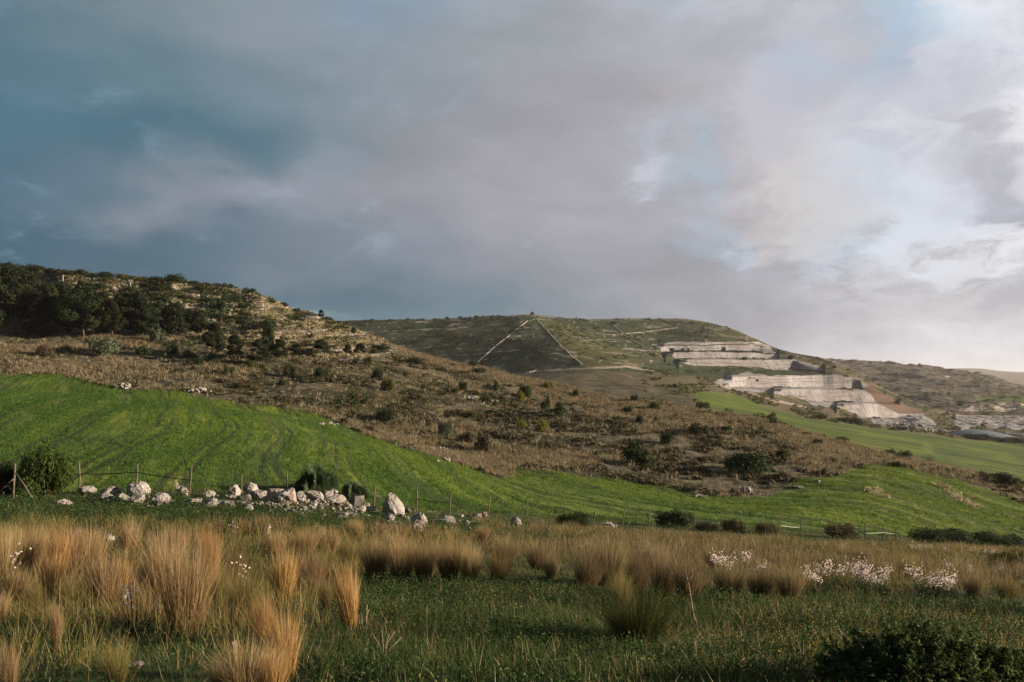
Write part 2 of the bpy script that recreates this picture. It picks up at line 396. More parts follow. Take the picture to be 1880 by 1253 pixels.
def mat_field(name, far=False):
    """young cereal: drilled rows that curve with the slope, thin patches, yellower strips"""
    m, t, b = new_mat(name); p = pos(t)
    row = t.attr('row'); pat = t.noise(p, .035, 4, .55).outputs[0]; fine = t.noise(p, 2.2, 5, .65).outputs[0]
    cx = t.new('ShaderNodeCombineXYZ'); t.put(cx.inputs[0], row); t.put(cx.inputs[1], t.math('MULTIPLY', t.new('ShaderNodeSeparateXYZ').outputs[1], 0))
    sx = t.new('ShaderNodeSeparateXYZ'); t.put(sx.inputs[0], p)
    t.put(cx.inputs[1], t.math('MULTIPLY', sx.outputs[1], .10))
    rn = t.noise(cx.outputs[0], .55 if not far else .25, 5, .62).outputs[0]
    c = t.ramp(pat, [(.30, (.045, .080, .012)), (.48, (.068, .105, .014)), (.60, (.10, .135, .016)), (.72, (.15, .17, .022))])
    c = t.mix(t.math('MULTIPLY', t.step(rn, .52, .38), .8), c, c4(.022, .046, .009))
    c = t.mix(t.math('MULTIPLY', t.step(rn, .54, .66), .6), c, c4(.14, .17, .020))
    wh = t.math('ABSOLUTE', t.math('SUBTRACT', t.math('PINGPONG', row, 8.5), 4.2))          # wheel marks of the drill
    whl = t.step(t.math('ABSOLUTE', t.math('SUBTRACT', wh, .8)), .42, .18)
    c = t.mix(t.math('MULTIPLY', whl, .75 if not far else .3), c, c4(.030, .040, .012))
    c = t.mix(t.math('MULTIPLY', t.step(fine, .48, .30), .55), c, c4(.016, .040, .006))
    t.put(b.inputs['Base Color'], c)
    bp = t.new('ShaderNodeBump'); bp.inputs['Strength'].default_value = 1; bp.inputs['Distance'].default_value = .25 if not far else .5
    t.put(bp.inputs['Height'], t.math('ADD', fine, t.math('MULTIPLY', rn, 1.2))); t.put(b.inputs['Normal'], bp.outputs[0])
    return m

def limestone(t, p, sc=1.0):
    a = t.noise(p, .5 * sc, 6, .65).outputs[0]; d = t.noise(p, 2.4 * sc, 5, .7).outputs[0]
    c = t.ramp(a, [(.30, (.20, .165, .13)), (.46, (.34, .30, .255)), (.62, (.45, .41, .36)), (.75, (.36, .33, .31))])
    return t.mix(t.math('MULTIPLY', t.step(d, .46, .32), .7), c, c4(.07, .062, .05)), d

def mat_hill():
    m, t, b = new_mat('scrub_hillside'); p = pos(t)
    n1 = t.noise(p, .06, 4, .6).outputs[0]; n2 = t.noise(p, .55, 6, .7).outputs[0]; n3 = t.noise(p, 2.6, 4, .7).outputs[0]
    dry = t.ramp(n2, [(.30, (.042, .040, .026)), (.48, (.094, .085, .054)), (.62, (.155, .138, .09)), (.75, (.24, .21, .145))])
    drk = t.ramp(n2, [(.32, (.018, .021, .009)), (.55, (.044, .044, .019)), (.72, (.09, .074, .036))])
    c = t.mix(t.step(n1, .46, .56), drk, dry)
    c = t.mix(t.math('MULTIPLY', t.step(n3, .46, .34), .6), c, c4(.020, .021, .009))
    rk, d = limestone(t, p); rk = t.vmath('SCALE', rk, None, .72)
    k = t.math('MULTIPLY', t.attr('rock'), t.step(t.noise(p, .9, 5, .7).outputs[0], .40, .52))
    c = t.mix(k, c, rk)
    t.put(b.inputs['Base Color'], c)
    bp = t.new('ShaderNodeBump'); bp.inputs['Strength'].default_value = 1; bp.inputs['Distance'].default_value = .5
    t.put(bp.inputs['Height'], t.math('ADD', n2, t.math('MULTIPLY', n3, .5))); t.put(b.inputs['Normal'], bp.outputs[0]); return m

def mat_back():
    m, t, b = new_mat('terraced_hill'); p = pos(t)
    n1 = t.noise(p, .012, 4, .6).outputs[0]; n2 = t.noise(p, .11, 6, .7).outputs[0]; n3 = t.noise(p, .5, 4, .7).outputs[0]
    g = t.ramp(n2, [(.30, (.010, .019, .008)), (.50, (.022, .037, .013)), (.66, (.038, .054, .018)), (.78, (.06, .070, .028))])
    dr = t.ramp(n2, [(.30, (.040, .036, .020)), (.5, (.090, .076, .044)), (.7, (.15, .125, .075))])
    c = t.mix(t.attr('dry'), g, dr)
    c = t.mix(t.math('MULTIPLY', t.step(n3, .44, .33), .55), c, c4(.016, .020, .009))
    c = t.mix(t.attr('sunlit_lush'), c, t.ramp(n2, [(.3, (.042, .048, .013)), (.7, (.085, .082, .020))]))
    rk, d = limestone(t, p, .25)
    k = t.math('MULTIPLY', t.attr('rock'), t.step(t.noise(p, .22, 5, .75).outputs[0], .42, .54))
    c = t.mix(k, c, rk)
    c = t.mix(t.attr('track'), c, c4(.27, .23, .19))
    t.put(b.inputs['Base Color'], c)
    bp = t.new('ShaderNodeBump'); bp.inputs['Strength'].default_value = 1; bp.inputs['Distance'].default_value = 2
    t.put(bp.inputs['Height'], n2); t.put(b.inputs['Normal'], bp.outputs[0]); return m

def mat_quarry():
    m, t, b = new_mat('cut_limestone'); p = pos(t)
    st = t.vmath('MULTIPLY', p, (1, 1, .16))
    lay = t.noise(t.vmath('MULTIPLY', p, (.02, .02, 1.0)), .9, 5, .7).outputs[0]
    streak = t.noise(st, .45, 5, .7).outputs[0]; big = t.noise(p, .035, 4, .6).outputs[0]; fine = t.noise(p, .9, 5, .75).outputs[0]
    c = t.ramp(big, [(.30, (.175, .160, .162)), (.46, (.26, .252, .262)), (.60, (.355, .35, .368)), (.75, (.25, .256, .275))])
    c = t.mix(t.math('MULTIPLY', t.step(lay, .48, .38), .65), c, c4(.085, .075, .066))
    c = t.mix(t.math('MULTIPLY', t.step(streak, .54, .38), .55), c, c4(.10, .098, .10))
    c = t.mix(t.math('MULTIPLY', t.step(fine, .42, .30), .6), c, c4(.06, .058, .05))
    c = t.mix(t.attr('red'), c, t.ramp(fine, [(.3, (.075, .050, .040)), (.6, (.135, .092, .075))]))
    c = t.mix(t.attr('ledge'), c, t.ramp(fine, [(.35, (.020, .022, .011)), (.6, (.06, .058, .026))]))
    t.put(b.inputs['Base Color'], c)
    bp = t.new('ShaderNodeBump'); bp.inputs['Strength'].default_value = 1; bp.inputs['Distance'].default_value = 1.2
    t.put(bp.inputs['Height'], t.math('ADD', streak, t.math('ADD', lay, fine))); t.put(b.inputs['Normal'], bp.outputs[0]); return m

def mat_far():
    m, t, b = new_mat('hazed_far_maquis'); p = pos(t)
    n1 = t.noise(p, .010, 5, .65).outputs[0]; n2 = t.noise(p, .07, 6, .75).outputs[0]
    c = t.ramp(n2, [(.34, (.030, .032, .022)), (.48, (.075, .068, .050)), (.58, (.14, .115, .092)), (.70, (.26, .23, .21))])  # lightened to pinkish grey: part of the haze is put into this colour
    c = t.mix(t.math('MULTIPLY', t.step(n1, .5, .38), .7), c, c4(.028, .034, .018))
    c = t.mix(t.attr('green'), c, c4(.055, .095, .02)); c = t.mix(t.attr('bare'), c, c4(.36, .31, .26))
    t.put(b.inputs['Base Color'], c)
    bp = t.new('ShaderNodeBump'); bp.inputs['Strength'].default_value = 1; bp.inputs['Distance'].default_value = 4
    t.put(bp.inputs['Height'], n2); t.put(b.inputs['Normal'], bp.outputs[0]); return m

# ------------------------------------------------------------------ ground objects
warp = (fbm(A.X / 38, A.Y / 38, 31, 2) - .5) * 16
k_row = np.interp(A.u, [0, 500, 800, 1000, 1300, 1600, 1900], [.15, .40, .52, .60, .52, .36, .30])
rowA = A.X + k_row * A.Y + warp
fa = A.fc(vA - fenA) ; fb = A.fc(fieldA)
SUB = None
m_near, m_hill = mat_near(), mat_hill()
near_f = fa > 0; field_f = (fb > .5) & ~near_f
A.make('ground', m_near, near_f)
A.make('field', mat_field('young_cereal'), field_f, {'row': rowA})
A.make('hillside', m_hill, ~near_f & ~field_f, {'rock': rockA})

uB, vB = B.u, B.v
cl = cliff_mask(uB, vB); q4 = pip(Q4, uB, vB); q5 = pip(Q5, uB + (fbm(uB / 20, vB / 9, 46) - .5) * 20, vB)
redB = pip(RED, uB + (fbm(uB / 12, vB / 9, 47) - .5) * 12, vB).astype(float)
bank = sstep(fbm(uB / 30, vB / 12, 48, 3), .60, .66)
led = np.clip(ledge_mask(uB, vB) * 1.2, 0, 1) * (1 - redB)
bf = pip(BFIELD, uB + (fbm(uB / 20, vB / 6, 49) - .5) * 10, vB)
TRACKS = [([(925, 690), (985, 679), (1068, 674), (1150, 673), (1200, 681)], 1.6), ([(1314, 706), (1360, 717), (1420, 735), (1480, 748)], 2.0), ([(1314, 706), (1345, 698), (1385, 690)], 1.2), ([(1745, 764.5), (1890, 766)], 1.6)]
trk = np.zeros(uB.shape)
for ln, wd in TRACKS: trk = np.maximum(trk, sstep(wd - seg_dist(ln, uB, vB + (fbm(uB / 9, vB / 9, 55) - .5) * 2), -.8, .8))
dryB = np.clip(sstep(vB - np.interp(uB, [900, 930, 1068, 1200, 1290, 1340, 1420, 1500, 3000], [690, 684, 674, 682, 690, 704, 712, 745, 770]), 0, 5) * .8 + sstep(fbm(uB / 40, vB / 16, 53), .58, .70) * .4, 0, 1)
edge = sstep(uB, 1425, 1470) * (vB < np.interp(uB, [1420, 1530, 1600, 1720, 1760], [660, 684, 708, 756, 768]))
dryB = np.maximum(dryB, edge * .9)
tnoise = fbm(uB / 60 + 0.01 * vB, (vB + 0.10 * (uB - 900) * np.where(uB < 960, 1, -1)) / 2.8, 51, 2)
rkB = sstep(tnoise, .33, .26) * sstep(680 - vB, 0, 20) * (uB < 1440) * np.where(uB < 975, .8, .5)
rkB = np.maximum(rkB, sstep(fbm(uB / 5, vB / 3, 57, 2), .76, .82) * (vB < 680) * .7)
rkB = np.maximum(rkB, sstep(6 - (vB - np.interp(uB, [p[0] for p in CRESTB], [p[1] for p in CRESTB])), 0, 5) * (uB > 800) * (uB < 1270) * .35)
spur = sstep(np.interp(vB, [575, 600, 640, 672], [985, 1060, 1150, 1195]) - uB, 0, 25) * sstep(uB - np.interp(vB, [575, 672], [975, 1068]), 0, 6) * (vB < 674)  # warm sunlight on the spur's right face, put into the hill colour
sunlit_lush = np.clip(spur * .8 + sstep(uB, 1240, 1330) * (vB < 634) * .5, 0, 1)
top = B.fc(vB) < 682
cliff_f = B.fc((cl | q4 | q5).astype(float)) > .5
bfield_f = (B.fc(bf.astype(float)) > .5) & ~cliff_f
m_q = mat_quarry()
B.make('hill', mat_back(), ~cliff_f & ~bfield_f, {'dry': dryB, 'rock': rkB, 'track': trk, 'sunlit_lush': sunlit_lush})
B.make('field', mat_field('far_cereal', True), bfield_f, {'row': (B.X * .25 + B.Y) * .6 + (fbm(B.X / 60, B.Y / 60, 33) - .5) * 30})
for msk, lab in ((top, 'upper white limestone quarry face of benches cut across the green hill below its crest'),
                 (~top & (B.fc(uB) < 1745), 'lower and taller white limestone quarry face running down to the reddish slope and rubble'),
                 (~top & (B.fc(uB) >= 1745), 'low rounded pale rock bank beside the quarry floor at the far end of the valley')):
    o = B.make('quarry_face', m_q, cliff_f & msk, {'red': redB, 'ledge': led}); del o['kind']
    tag(o, lab, 'quarry face')
gD = pip([(1788, 731), (1830, 724), (1890, 724), (1960, 735), (1960, 742), (1800, 740)], D.u, D.v).astype(float)
bD = pip([(1735, 758), (1790, 745), (1830, 742), (1890, 744), (1890, 752), (1800, 754)], D.u, D.v) * sstep(fbm(D.u / 10, D.v / 4, 81, 3), .45, .55) + pip([(1735, 690), (1745, 690), (1745, 694), (1735, 694)], D.u, D.v)
mf = mat_far()
D.make('hill', mf, None, {'green': gD, 'bare': bD}); E.make('hill', mf, None, None)
# the plain under everything, out to the horizon, and the ground behind the camera
me = mesh_np('plain', np.array([(-14000, -3000, -62), (14000, -3000, -62), (14000, 25000, -62), (-14000, 25000, -62)]), np.array([[0, 1, 2, 3]]), mf)
tag(link('terrain', me), kind='structure')
gx, gy = np.meshgrid(np.linspace(-30, 30, 61), np.linspace(-30, 1.6, 33))
gz = -1.7 - .12 * 0 + (fbm(gx / 1.1, gy / 1.1, 3) - .5) * .05
q = (np.arange(32)[:, None] * 61 + np.arange(60)[None]).ravel()
sel = np.stack([q, q + 1, q + 62, q + 61], 1)
gz[-1] = -1.72
tag(link('ground', mesh_np('ground', np.stack([gx.ravel(), gy.ravel(), gz.ravel()], 1), sel, m_near, None, True)), kind='structure')

# ------------------------------------------------------------------ the sky: a Nishita sky under broken cloud
def build_sky():
    t = NT(world.node_tree); bg = t.n['Background']
    d = t.new('ShaderNodeTexCoord').outputs['Generated']
    # wisps: the direction is stirred by noise before the cloud banks are laid out
    st = t.vmath('MULTIPLY', d, (1, 1, 2.3))
    w1 = t.noise(st, 3.2, 3, .5).outputs[1]; w2 = t.noise(st, 10, 5, .6).outputs[1]
    dw = t.vmath('ADD', t.vmath('ADD', d, t.vmath('SCALE', t.vmath('SUBTRACT', w1, (.5, .5, .5)), None, .17)), t.vmath('SCALE', t.vmath('SUBTRACT', w2, (.5, .5, .5)), None, .085))
    s = t.new('ShaderNodeSeparateXYZ'); t.put(s.inputs[0], dw)
    az = t.math('ADD', t.math('DIVIDE', t.math('ARCTAN2', s.outputs[0], s.outputs[1]), 2 * pi), .5)
    hor = t.math('SQRT', t.math('ADD', t.math('POWER', s.outputs[0], 2), t.math('POWER', s.outputs[1], 2)))
    el = t.math('ARCTAN2', s.outputs[2], hor)
    def bank(stops):
        out = []
        for u, c in stops:
            p = math.atan2(u - UC, F) / (2 * pi) + .5 if abs(u) < 5000 else (0.02 if u < 0 else .98)
            g = .30 * c[0] + .59 * c[1] + .11 * c[2]; out.append((p, srgb(*[g + (x - g) * (.84 if c[2] > c[0] + 22 else .62) for x in c])))
        return t.ramp(az, out, 'EASE')
    LIT = 1.0
    def dome(*c): return tuple(c)
    L, R = (-99999, (150, 168, 186)), (99999, (150, 168, 186))
    rows = [
        (690, [L, (-900, (84, 116, 134)), (300, (76, 113, 133)), (600, (92, 123, 139)), (850, (120, 138, 151)), (1100, (150, 155, 167)), (1400, (168, 169, 180)), (1600, (182, 181, 189)), (1880, (200, 199, 205)), (2600, (232, 218, 204)), (3600, (250, 234, 210)), R]),
        (575, [L, (-900, (80, 114, 134)), (200, (72, 110, 132)), (600, (84, 117, 135)), (850, (103, 131, 146)), (1000, (128, 141, 154)), (1250, (152, 155, 167)), (1450, (160, 161, 173)), (1650, (170, 169, 179)), (1790, (186, 185, 193)), (1880, (196, 194, 201)), (2600, (236, 222, 204)), (3600, (255, 244, 222)), R]),
        (478, [L, (-900, (80, 114, 134)), (0, (70, 110, 132)), (300, (86, 117, 138)), (520, (116, 133, 150)), (780, (130, 140, 155)), (1000, (141, 147, 160)), (1200, (152, 155, 167)), (1400, (158, 159, 171)), (1590, (162, 161, 173)), (1740, (196, 195, 202)), (1800, (178, 180, 190)), (1900, (196, 197, 204)), (2600, (236, 222, 208)), R]),
        (388, [L, (-900, (80, 116, 138)), (0, (84, 119, 141)), (130, (96, 125, 145)), (260, (134, 146, 162)), (450, (141, 150, 165)), (700, (143, 148, 162)), (940, (154, 155, 167)), (1150, (160, 160, 172)), (1270, (162, 164, 177)), (1400, (180, 177, 184)), (1540, (202, 200, 203)), (1680, (208, 216, 226)), (1800, (222, 226, 232)), (1900, (212, 214, 220)), (2600, (230, 222, 214)), R]),
        (290, [L, (-900, (84, 120, 140)), (0, (76, 120, 142)), (250, (74, 116, 136)), (450, (86, 122, 140)), (640, (124, 142, 156)), (820, (142, 147, 158)), (980, (157, 156, 167)), (1090, (164, 165, 177)), (1160, (166, 168, 180)), (1270, (166, 170, 182)), (1320, (174, 171, 183)), (1450, (190, 188, 194)), (1580, (204, 210, 220)), (1700, (212, 218, 228)), (1800, (196, 199, 208)), (1880, (224, 226, 232)), (2600, (232, 224, 220)), R]),
        (185, [L, (-900, (100, 132, 150)), (0, (90, 128, 147)), (250, (100, 132, 148)), (500, (116, 140, 155)), (760, (136, 147, 159)), (1000, (156, 157, 168)), (1200, (168, 164, 176)), (1400, (175, 173, 185)), (1600, (172, 176, 188)), (1720, (174, 176, 188)), (1880, (178, 178, 190)), (2600, (190, 192, 202)), R]),
        (75, [L, (-900, (116, 142, 158)), (0, (110, 138, 153)), (250, (126, 146, 159)), (480, (140, 155, 168)), (720, (136, 152, 168)), (940, (150, 160, 172)), (1150, (166, 168, 180)), (1350, (166, 168, 180)), (1560, (176, 181, 193)), (1680, (176, 186, 202)), (1750, (196, 202, 214)), (1830, (204, 208, 220)), (1900, (196, 198, 210)), (2600, (196, 198, 208)), R]),
        (-60, [L, (-900, (130, 152, 168)), (0, (124, 148, 162)), (480, (142, 158, 172)), (740, (134, 160, 186)), (940, (164, 174, 188)), (1500, (172, 178, 190)), (1700, (176, 190, 206)), (1880, (196, 202, 214)), (2600, (200, 204, 212)), R]),
    ]
    col = None; prev = None
    for v, stops in rows:
        e = math.atan2(VH - v, F) ; c = bank(stops)
        if col is None: col = c
        else: col = t.mix(t.step(el, prev, e), col, c)
        prev = e
    # billows: broken, wispy light and dark inside the cloud
    b1 = t.noise(st, 6, 8, .62, .5).outputs[0]; b2 = t.noise(t.vmath('MULTIPLY', d, (1, 1, 3.4)), 2.6, 5, .55, .3).outputs[0]; b3 = t.noise(t.vmath('MULTIPLY', dw, (1, 1, 1.6)), 15, 8, .66, .4).outputs[0]
    right = t.step(s.outputs[0], -.05, .5)
    f = t.math('MULTIPLY_ADD', t.math('SUBTRACT', b1, .5), t.math('MULTIPLY_ADD', right, .34, .34), 1.0); f = t.math('MULTIPLY', f, t.math('MULTIPLY_ADD', t.math('SUBTRACT', b2, .5), t.math('MULTIPLY_ADD', right, .35, .38), 1.0))
    f = t.math('MULTIPLY', f, t.math('MULTIPLY_ADD', t.math('SUBTRACT', b3, .5), t.math('MULTIPLY_ADD', right, .40, .10), 1.0))
    f = t.math('MULTIPLY', f, t.math('MULTIPLY_ADD', right, .10, 1.0)); f = t.math('MULTIPLY', f, t.math('MULTIPLY_ADD', t.step(s.outputs[0], .0, -.45), -.12, 1.0)); col = t.vmath('SCALE', col, None, f)
    # gaps of blue and bright or dark scraps of cloud, each with a ragged outline
    for u, v, r, c, k in SCRAPS:
        ax = Vector(((u - UC) / F, 1, (VH - v) / F)).normalized()
        g = t.step(t.vmath('DOT_PRODUCT', t.vmath('NORMALIZE', dw), tuple(ax)), cos(r * 1.7 / F), cos(r * .1 / F))
        n = b3 if r < 75 else b1
        m = t.step(t.math('MULTIPLY_ADD', t.math('SUBTRACT', t.math('MULTIPLY_ADD', b3, .6, t.math('MULTIPLY', n, .4)), .5), 3.2, g), .35, 1.25)
        m = t.math('MULTIPLY', m, t.step(g, 0, .35)); col = t.mix(t.math('MULTIPLY', m, k), col, srgb(*c))
    # unseen sky overhead and behind the camera: flat tone chosen for its ambient light
    up = t.step(s.outputs[2], .48, .9); back = t.step(s.outputs[1], .25, -.5)
    cov = t.math('MAXIMUM', up, t.math('MULTIPLY', back, t.step(s.outputs[2], -.02, .15)))
    col = t.mix(cov, col, c4(*SKY_BACK))
    sky = t.new('ShaderNodeTexSky', sky_type='NISHITA', sun_disc=False)
    sky.sun_elevation = radians(SUN_EL); sky.sun_rotation = radians(SUN_AZ); sky.air_density = 1.0; sky.dust_density = 1.5
    thin = t.math('MULTIPLY', t.step(b1, .56, .74), .30)
    t.put(bg.inputs['Color'], t.mix(thin, t.vmath('SCALE', col, None, 1.08 * 2 ** -EXPO / SKY_STRENGTH), sky.outputs[0]))
    bg.inputs['Strength'].default_value = SKY_STRENGTH
SCRAPS = [(1225, 280, 60, (166, 184, 198), .42), (1170, 305, 45, (180, 188, 202), .5), (1160, 322, 28, (196, 200, 210), .6), (1280, 298, 34, (156, 186, 206), .42), (1690, 70, 100, (158, 190, 212), .75), (1790, 110, 90, (222, 226, 234), .8), (1720, 95, 40, (224, 228, 236), .6), (1470, 300, 60, (214, 211, 210), .5), (1560, 300, 55, (182, 206, 226), .55), (1640, 270, 110, (222, 224, 232), .6),
          (1300, 425, 60, (168, 186, 202), .4), (1345, 450, 40, (184, 198, 212), .6), (1600, 370, 110, (204, 218, 232), .6), (1810, 325, 75, (172, 174, 186), .8), (1850, 440, 80, (164, 168, 180), .9), (1790, 470, 60, (232, 233, 238), .8), (1690, 490, 80, (206, 206, 212), .7), (1740, 240, 120, (178, 177, 188), .5), (1872, 600, 30, (176, 174, 184), .8), (1600, 190, 160, (172, 171, 184), .45), (1480, 350, 90, (200, 197, 198), .6), (1700, 400, 70, (216, 224, 236), .6), (620, 340, 60, (134, 146, 160), .5), (1410, 180, 60, (190, 187, 198), .5)]
SKY_STRENGTH = 0.10; SKY_BACK = (.105, .13, .155)
build_sky()

# ------------------------------------------------------------------ the air
def haze_box(d):
    x0, x1, y0, y1, z0, z1 = -2600, 5200, -60, 6200, -63.5, 105
    v = np.array([(x, y, z) for x in (x0, x1) for y in (y0, y1) for z in (z0, z1)], float)
    f = np.array([[0, 1, 3, 2], [4, 6, 7, 5], [0, 4, 5, 1], [2, 3, 7, 6], [0, 2, 6, 4], [1, 5, 7, 3]])
    m = bpy.data.materials.new('hazy_air'); m.use_nodes = True; t = NT(m.node_tree)
    t.n.remove(t.n['Principled BSDF']); pv = t.new('ShaderNodeVolumePrincipled')
    pv.inputs['Color'].default_value = (.93, .90, .92, 1); pv.inputs['Density'].default_value = d; pv.inputs['Anisotropy'].default_value = .2
    t.l.new(pv.outputs[0], t.n['Material Output'].inputs['Volume'])
    tag(link('haze', mesh_np('haze', v, f, m)), kind='stuff')
haze_box(.55e-4)
# ------------------------------------------------------------------ plant and stone builders
def leaf_mat(name, stops, trans=.35, hue=.5):
    """leaf colour varies leaf by leaf (rnd) and plant by plant"""
    m, t, b = new_mat(name)
    r = t.attr('rnd'); oi = t.new('ShaderNodeObjectInfo').outputs['Random']
    c = t.ramp(r, stops)
    hs = t.new('ShaderNodeHueSaturation'); t.put(hs.inputs['Color'], c)
    t.put(hs.inputs['Value'], t.math('MULTIPLY_ADD', oi, .5, .75)); t.put(hs.inputs['Hue'], t.math('MULTIPLY_ADD', oi, .03, hue - .015))
    b.inputs['Roughness'].default_value = .75; t.put(b.inputs['Base Color'], hs.outputs[0])
    tr = t.new('ShaderNodeBsdfTranslucent'); t.put(tr.inputs[0], hs.outputs[0])
    mx = t.new('ShaderNodeMixShader'); mx.inputs[0].default_value = trans
    t.l.new(b.outputs[0], mx.inputs[1]); t.l.new(tr.outputs[0], mx.inputs[2]); t.l.new(mx.outputs[0], t.n['Material Output'].inputs[0])
    return m
M = {}
M['straw'] = leaf_mat('dry_straw', [(.0, (.075, .050, .022)), (.25, (.165, .115, .050)), (.55, (.30, .215, .100)), (.85, (.50, .39, .215)), (1, (.62, .52, .35))], .4)
M['olive_straw'] = leaf_mat('greening_straw', [(.0, (.060, .055, .020)), (.3, (.13, .115, .038)), (.6, (.17, .145, .052)), (.85, (.26, .20, .085)), (1, (.36, .29, .15))], .4)
M['broom'] = leaf_mat('green_broom', [(.0, (.012, .020, .006)), (.5, (.034, .044, .012)), (.8, (.075, .078, .022)), (1, (.18, .14, .055))], .35)
M['brown_straw'] = leaf_mat('brown_straw', [(.0, (.050, .040, .019)), (.3, (.110, .084, .042)), (.6, (.19, .145, .075)), (.88, (.31, .245, .14)), (1, (.42, .35, .23))], .35)
M['hay'] = leaf_mat('hillside_hay', [(.0, (.085, .072, .042)), (.4, (.18, .155, .090)), (.75, (.31, .27, .165)), (1, (.45, .39, .27))], .35)
M['crop'] = leaf_mat('young_wheat', [(.0, (.030, .066, .013)), (.5, (.058, .108, .018)), (.85, (.100, .150, .022)), (1, (.15, .17, .04))], .4)
M['weed'] = leaf_mat('weed_leaves', [(.0, (.009, .028, .011)), (.5, (.026, .064, .019)), (.8, (.066, .122, .032)), (.92, (.14, .18, .045)), (1, (.22, .19, .07))], .3)
M['turf'] = leaf_mat('short_turf', [(.0, (.016, .036, .011)), (.6, (.044, .080, .020)), (1, (.13, .135, .05))], .4)
M['dark_leaf'] = leaf_mat('dark_leaves', [(.0, (.006, .014, .005)), (.6, (.020, .036, .011)), (1, (.050, .066, .018))], .2)
M['pine_leaf'] = leaf_mat('pine_needles', [(.0, (.004, .009, .004)), (.6, (.014, .023, .008)), (1, (.040, .049, .015))], .12)
M['olive_leaf'] = leaf_mat('olive_leaves', [(.0, (.022, .030, .008)), (.6, (.060, .068, .016)), (1, (.12, .115, .028))], .25)
M['lime_leaf'] = leaf_mat('yellow_green_leaves', [(.0, (.040, .050, .010)), (.6, (.11, .115, .018)), (1, (.18, .165, .034))], .3)
M['brown_leaf'] = leaf_mat('rusty_twigs', [(.0, (.026, .022, .012)), (.6, (.066, .052, .028)), (1, (.12, .095, .052))], .2)
M['grey_leaf'] = leaf_mat('grey_green_leaves', [(.0, (.030, .042, .026)), (.6, (.075, .092, .055)), (1, (.13, .145, .09))], .25)
M['palm'] = leaf_mat('palm_fronds', [(.0, (.014, .032, .014)), (.6, (.045, .075, .034)), (.9, (.10, .13, .07)), (1, (.16, .15, .08))], .25)
M['strap'] = leaf_mat('strap_leaves', [(.0, (.012, .036, .016)), (.7, (.035, .082, .030)), (1, (.09, .12, .04))], .3)
M['petal'] = leaf_mat('pale_petals', [(.0, (.50, .36, .34)), (.25, (.74, .67, .65)), (1, (.90, .86, .84))], .3)
M['bud'] = leaf_mat('russet_stems', [(.0, (.10, .050, .030)), (1, (.19, .12, .07))], .1)
M['yellow_bit'] = leaf_mat('yellow_flower_heads', [(.0, (.22, .15, .012)), (1, (.42, .27, .02))], .3)

def mat_bark(name, a, b_):
    m, t, b = new_mat(name); p = t.new('ShaderNodeTexCoord').outputs['Object']
    n = t.noise(t.vmath('MULTIPLY', p, (1, 1, .12)), 28, 5, .7).outputs[0]
    t.put(b.inputs['Base Color'], t.ramp(n, [(.35, a), (.65, b_)]))
    bp = t.new('ShaderNodeBump'); bp.inputs['Distance'].default_value = .01; t.put(bp.inputs['Height'], n); t.put(b.inputs['Normal'], bp.outputs[0]); return m
M['bark'] = mat_bark('pine_bark', (.05, .035, .025), (.15, .11, .085))
M['post'] = mat_bark('weathered_wood', (.055, .044, .036), (.17, .14, .115))
M['wire'] = mat_bark('dark_wire', (.012, .012, .012), (.03, .028, .026))
M['rope'] = mat_bark('pale_cord', (.30, .29, .27), (.45, .44, .42))
M['stalk'] = mat_bark('dead_stalk', (.22, .17, .12), (.42, .35, .27))
M['pole'] = mat_bark('grey_pole', (.16, .15, .14), (.30, .29, .28))

def mat_rock(name, dark=1.0, warm=0.0):
    m, t, b = new_mat(name); p = t.new('ShaderNodeTexCoord').outputs['Object']; oi = t.new('ShaderNodeObjectInfo').outputs['Random']
    p = t.vmath('ADD', p, t.vmath('SCALE', (7.1, 3.3, 5.7), None, t.math('MULTIPLY', oi, 9)))
    a = t.noise(p, 1.6, 6, .65).outputs[0]; d = t.noise(p, 6, 6, .72).outputs[0]; e = t.noise(p, 1.1, 3).outputs[0]
    k = dark * .62
    c = t.ramp(a, [(.30, (.27 * k, .245 * k, .225 * k)), (.45, (.43 * k, .405 * k, .385 * k)), (.62, (.54 * k, .51 * k, .48 * k)), (.75, (.40 * k, .355 * k, .31 * k))])
    c = t.mix(t.math('MULTIPLY', t.step(e, .52, .68), .55 + warm), c, c4(.46 * k, .30 * k, .185 * k))
    c = t.mix(t.math('MULTIPLY', t.step(d, .45, .30), .75), c, c4(.075, .07, .062))
    c = t.mix(t.math('MULTIPLY', t.step(t.noise(p, 3.1, 5, .7).outputs[0], .60, .70), .7), c, c4(.15, .145, .125))
    hs = t.new('ShaderNodeHueSaturation'); t.put(hs.inputs['Color'], c); t.put(hs.inputs['Value'], t.math('MULTIPLY_ADD', oi, .35, .80))
    t.put(b.inputs['Base Color'], hs.outputs[0])
    bp = t.new('ShaderNodeBump'); bp.inputs['Distance'].default_value = .06; t.put(bp.inputs['Height'], t.math('ADD', a, d)); t.put(b.inputs['Normal'], bp.outputs[0]); return m
M['rock'] = mat_rock('field_limestone'); M['rock_brown'] = mat_rock('earthy_limestone', .5, .3); M['rock_white'] = mat_rock('white_limestone', 1.2)

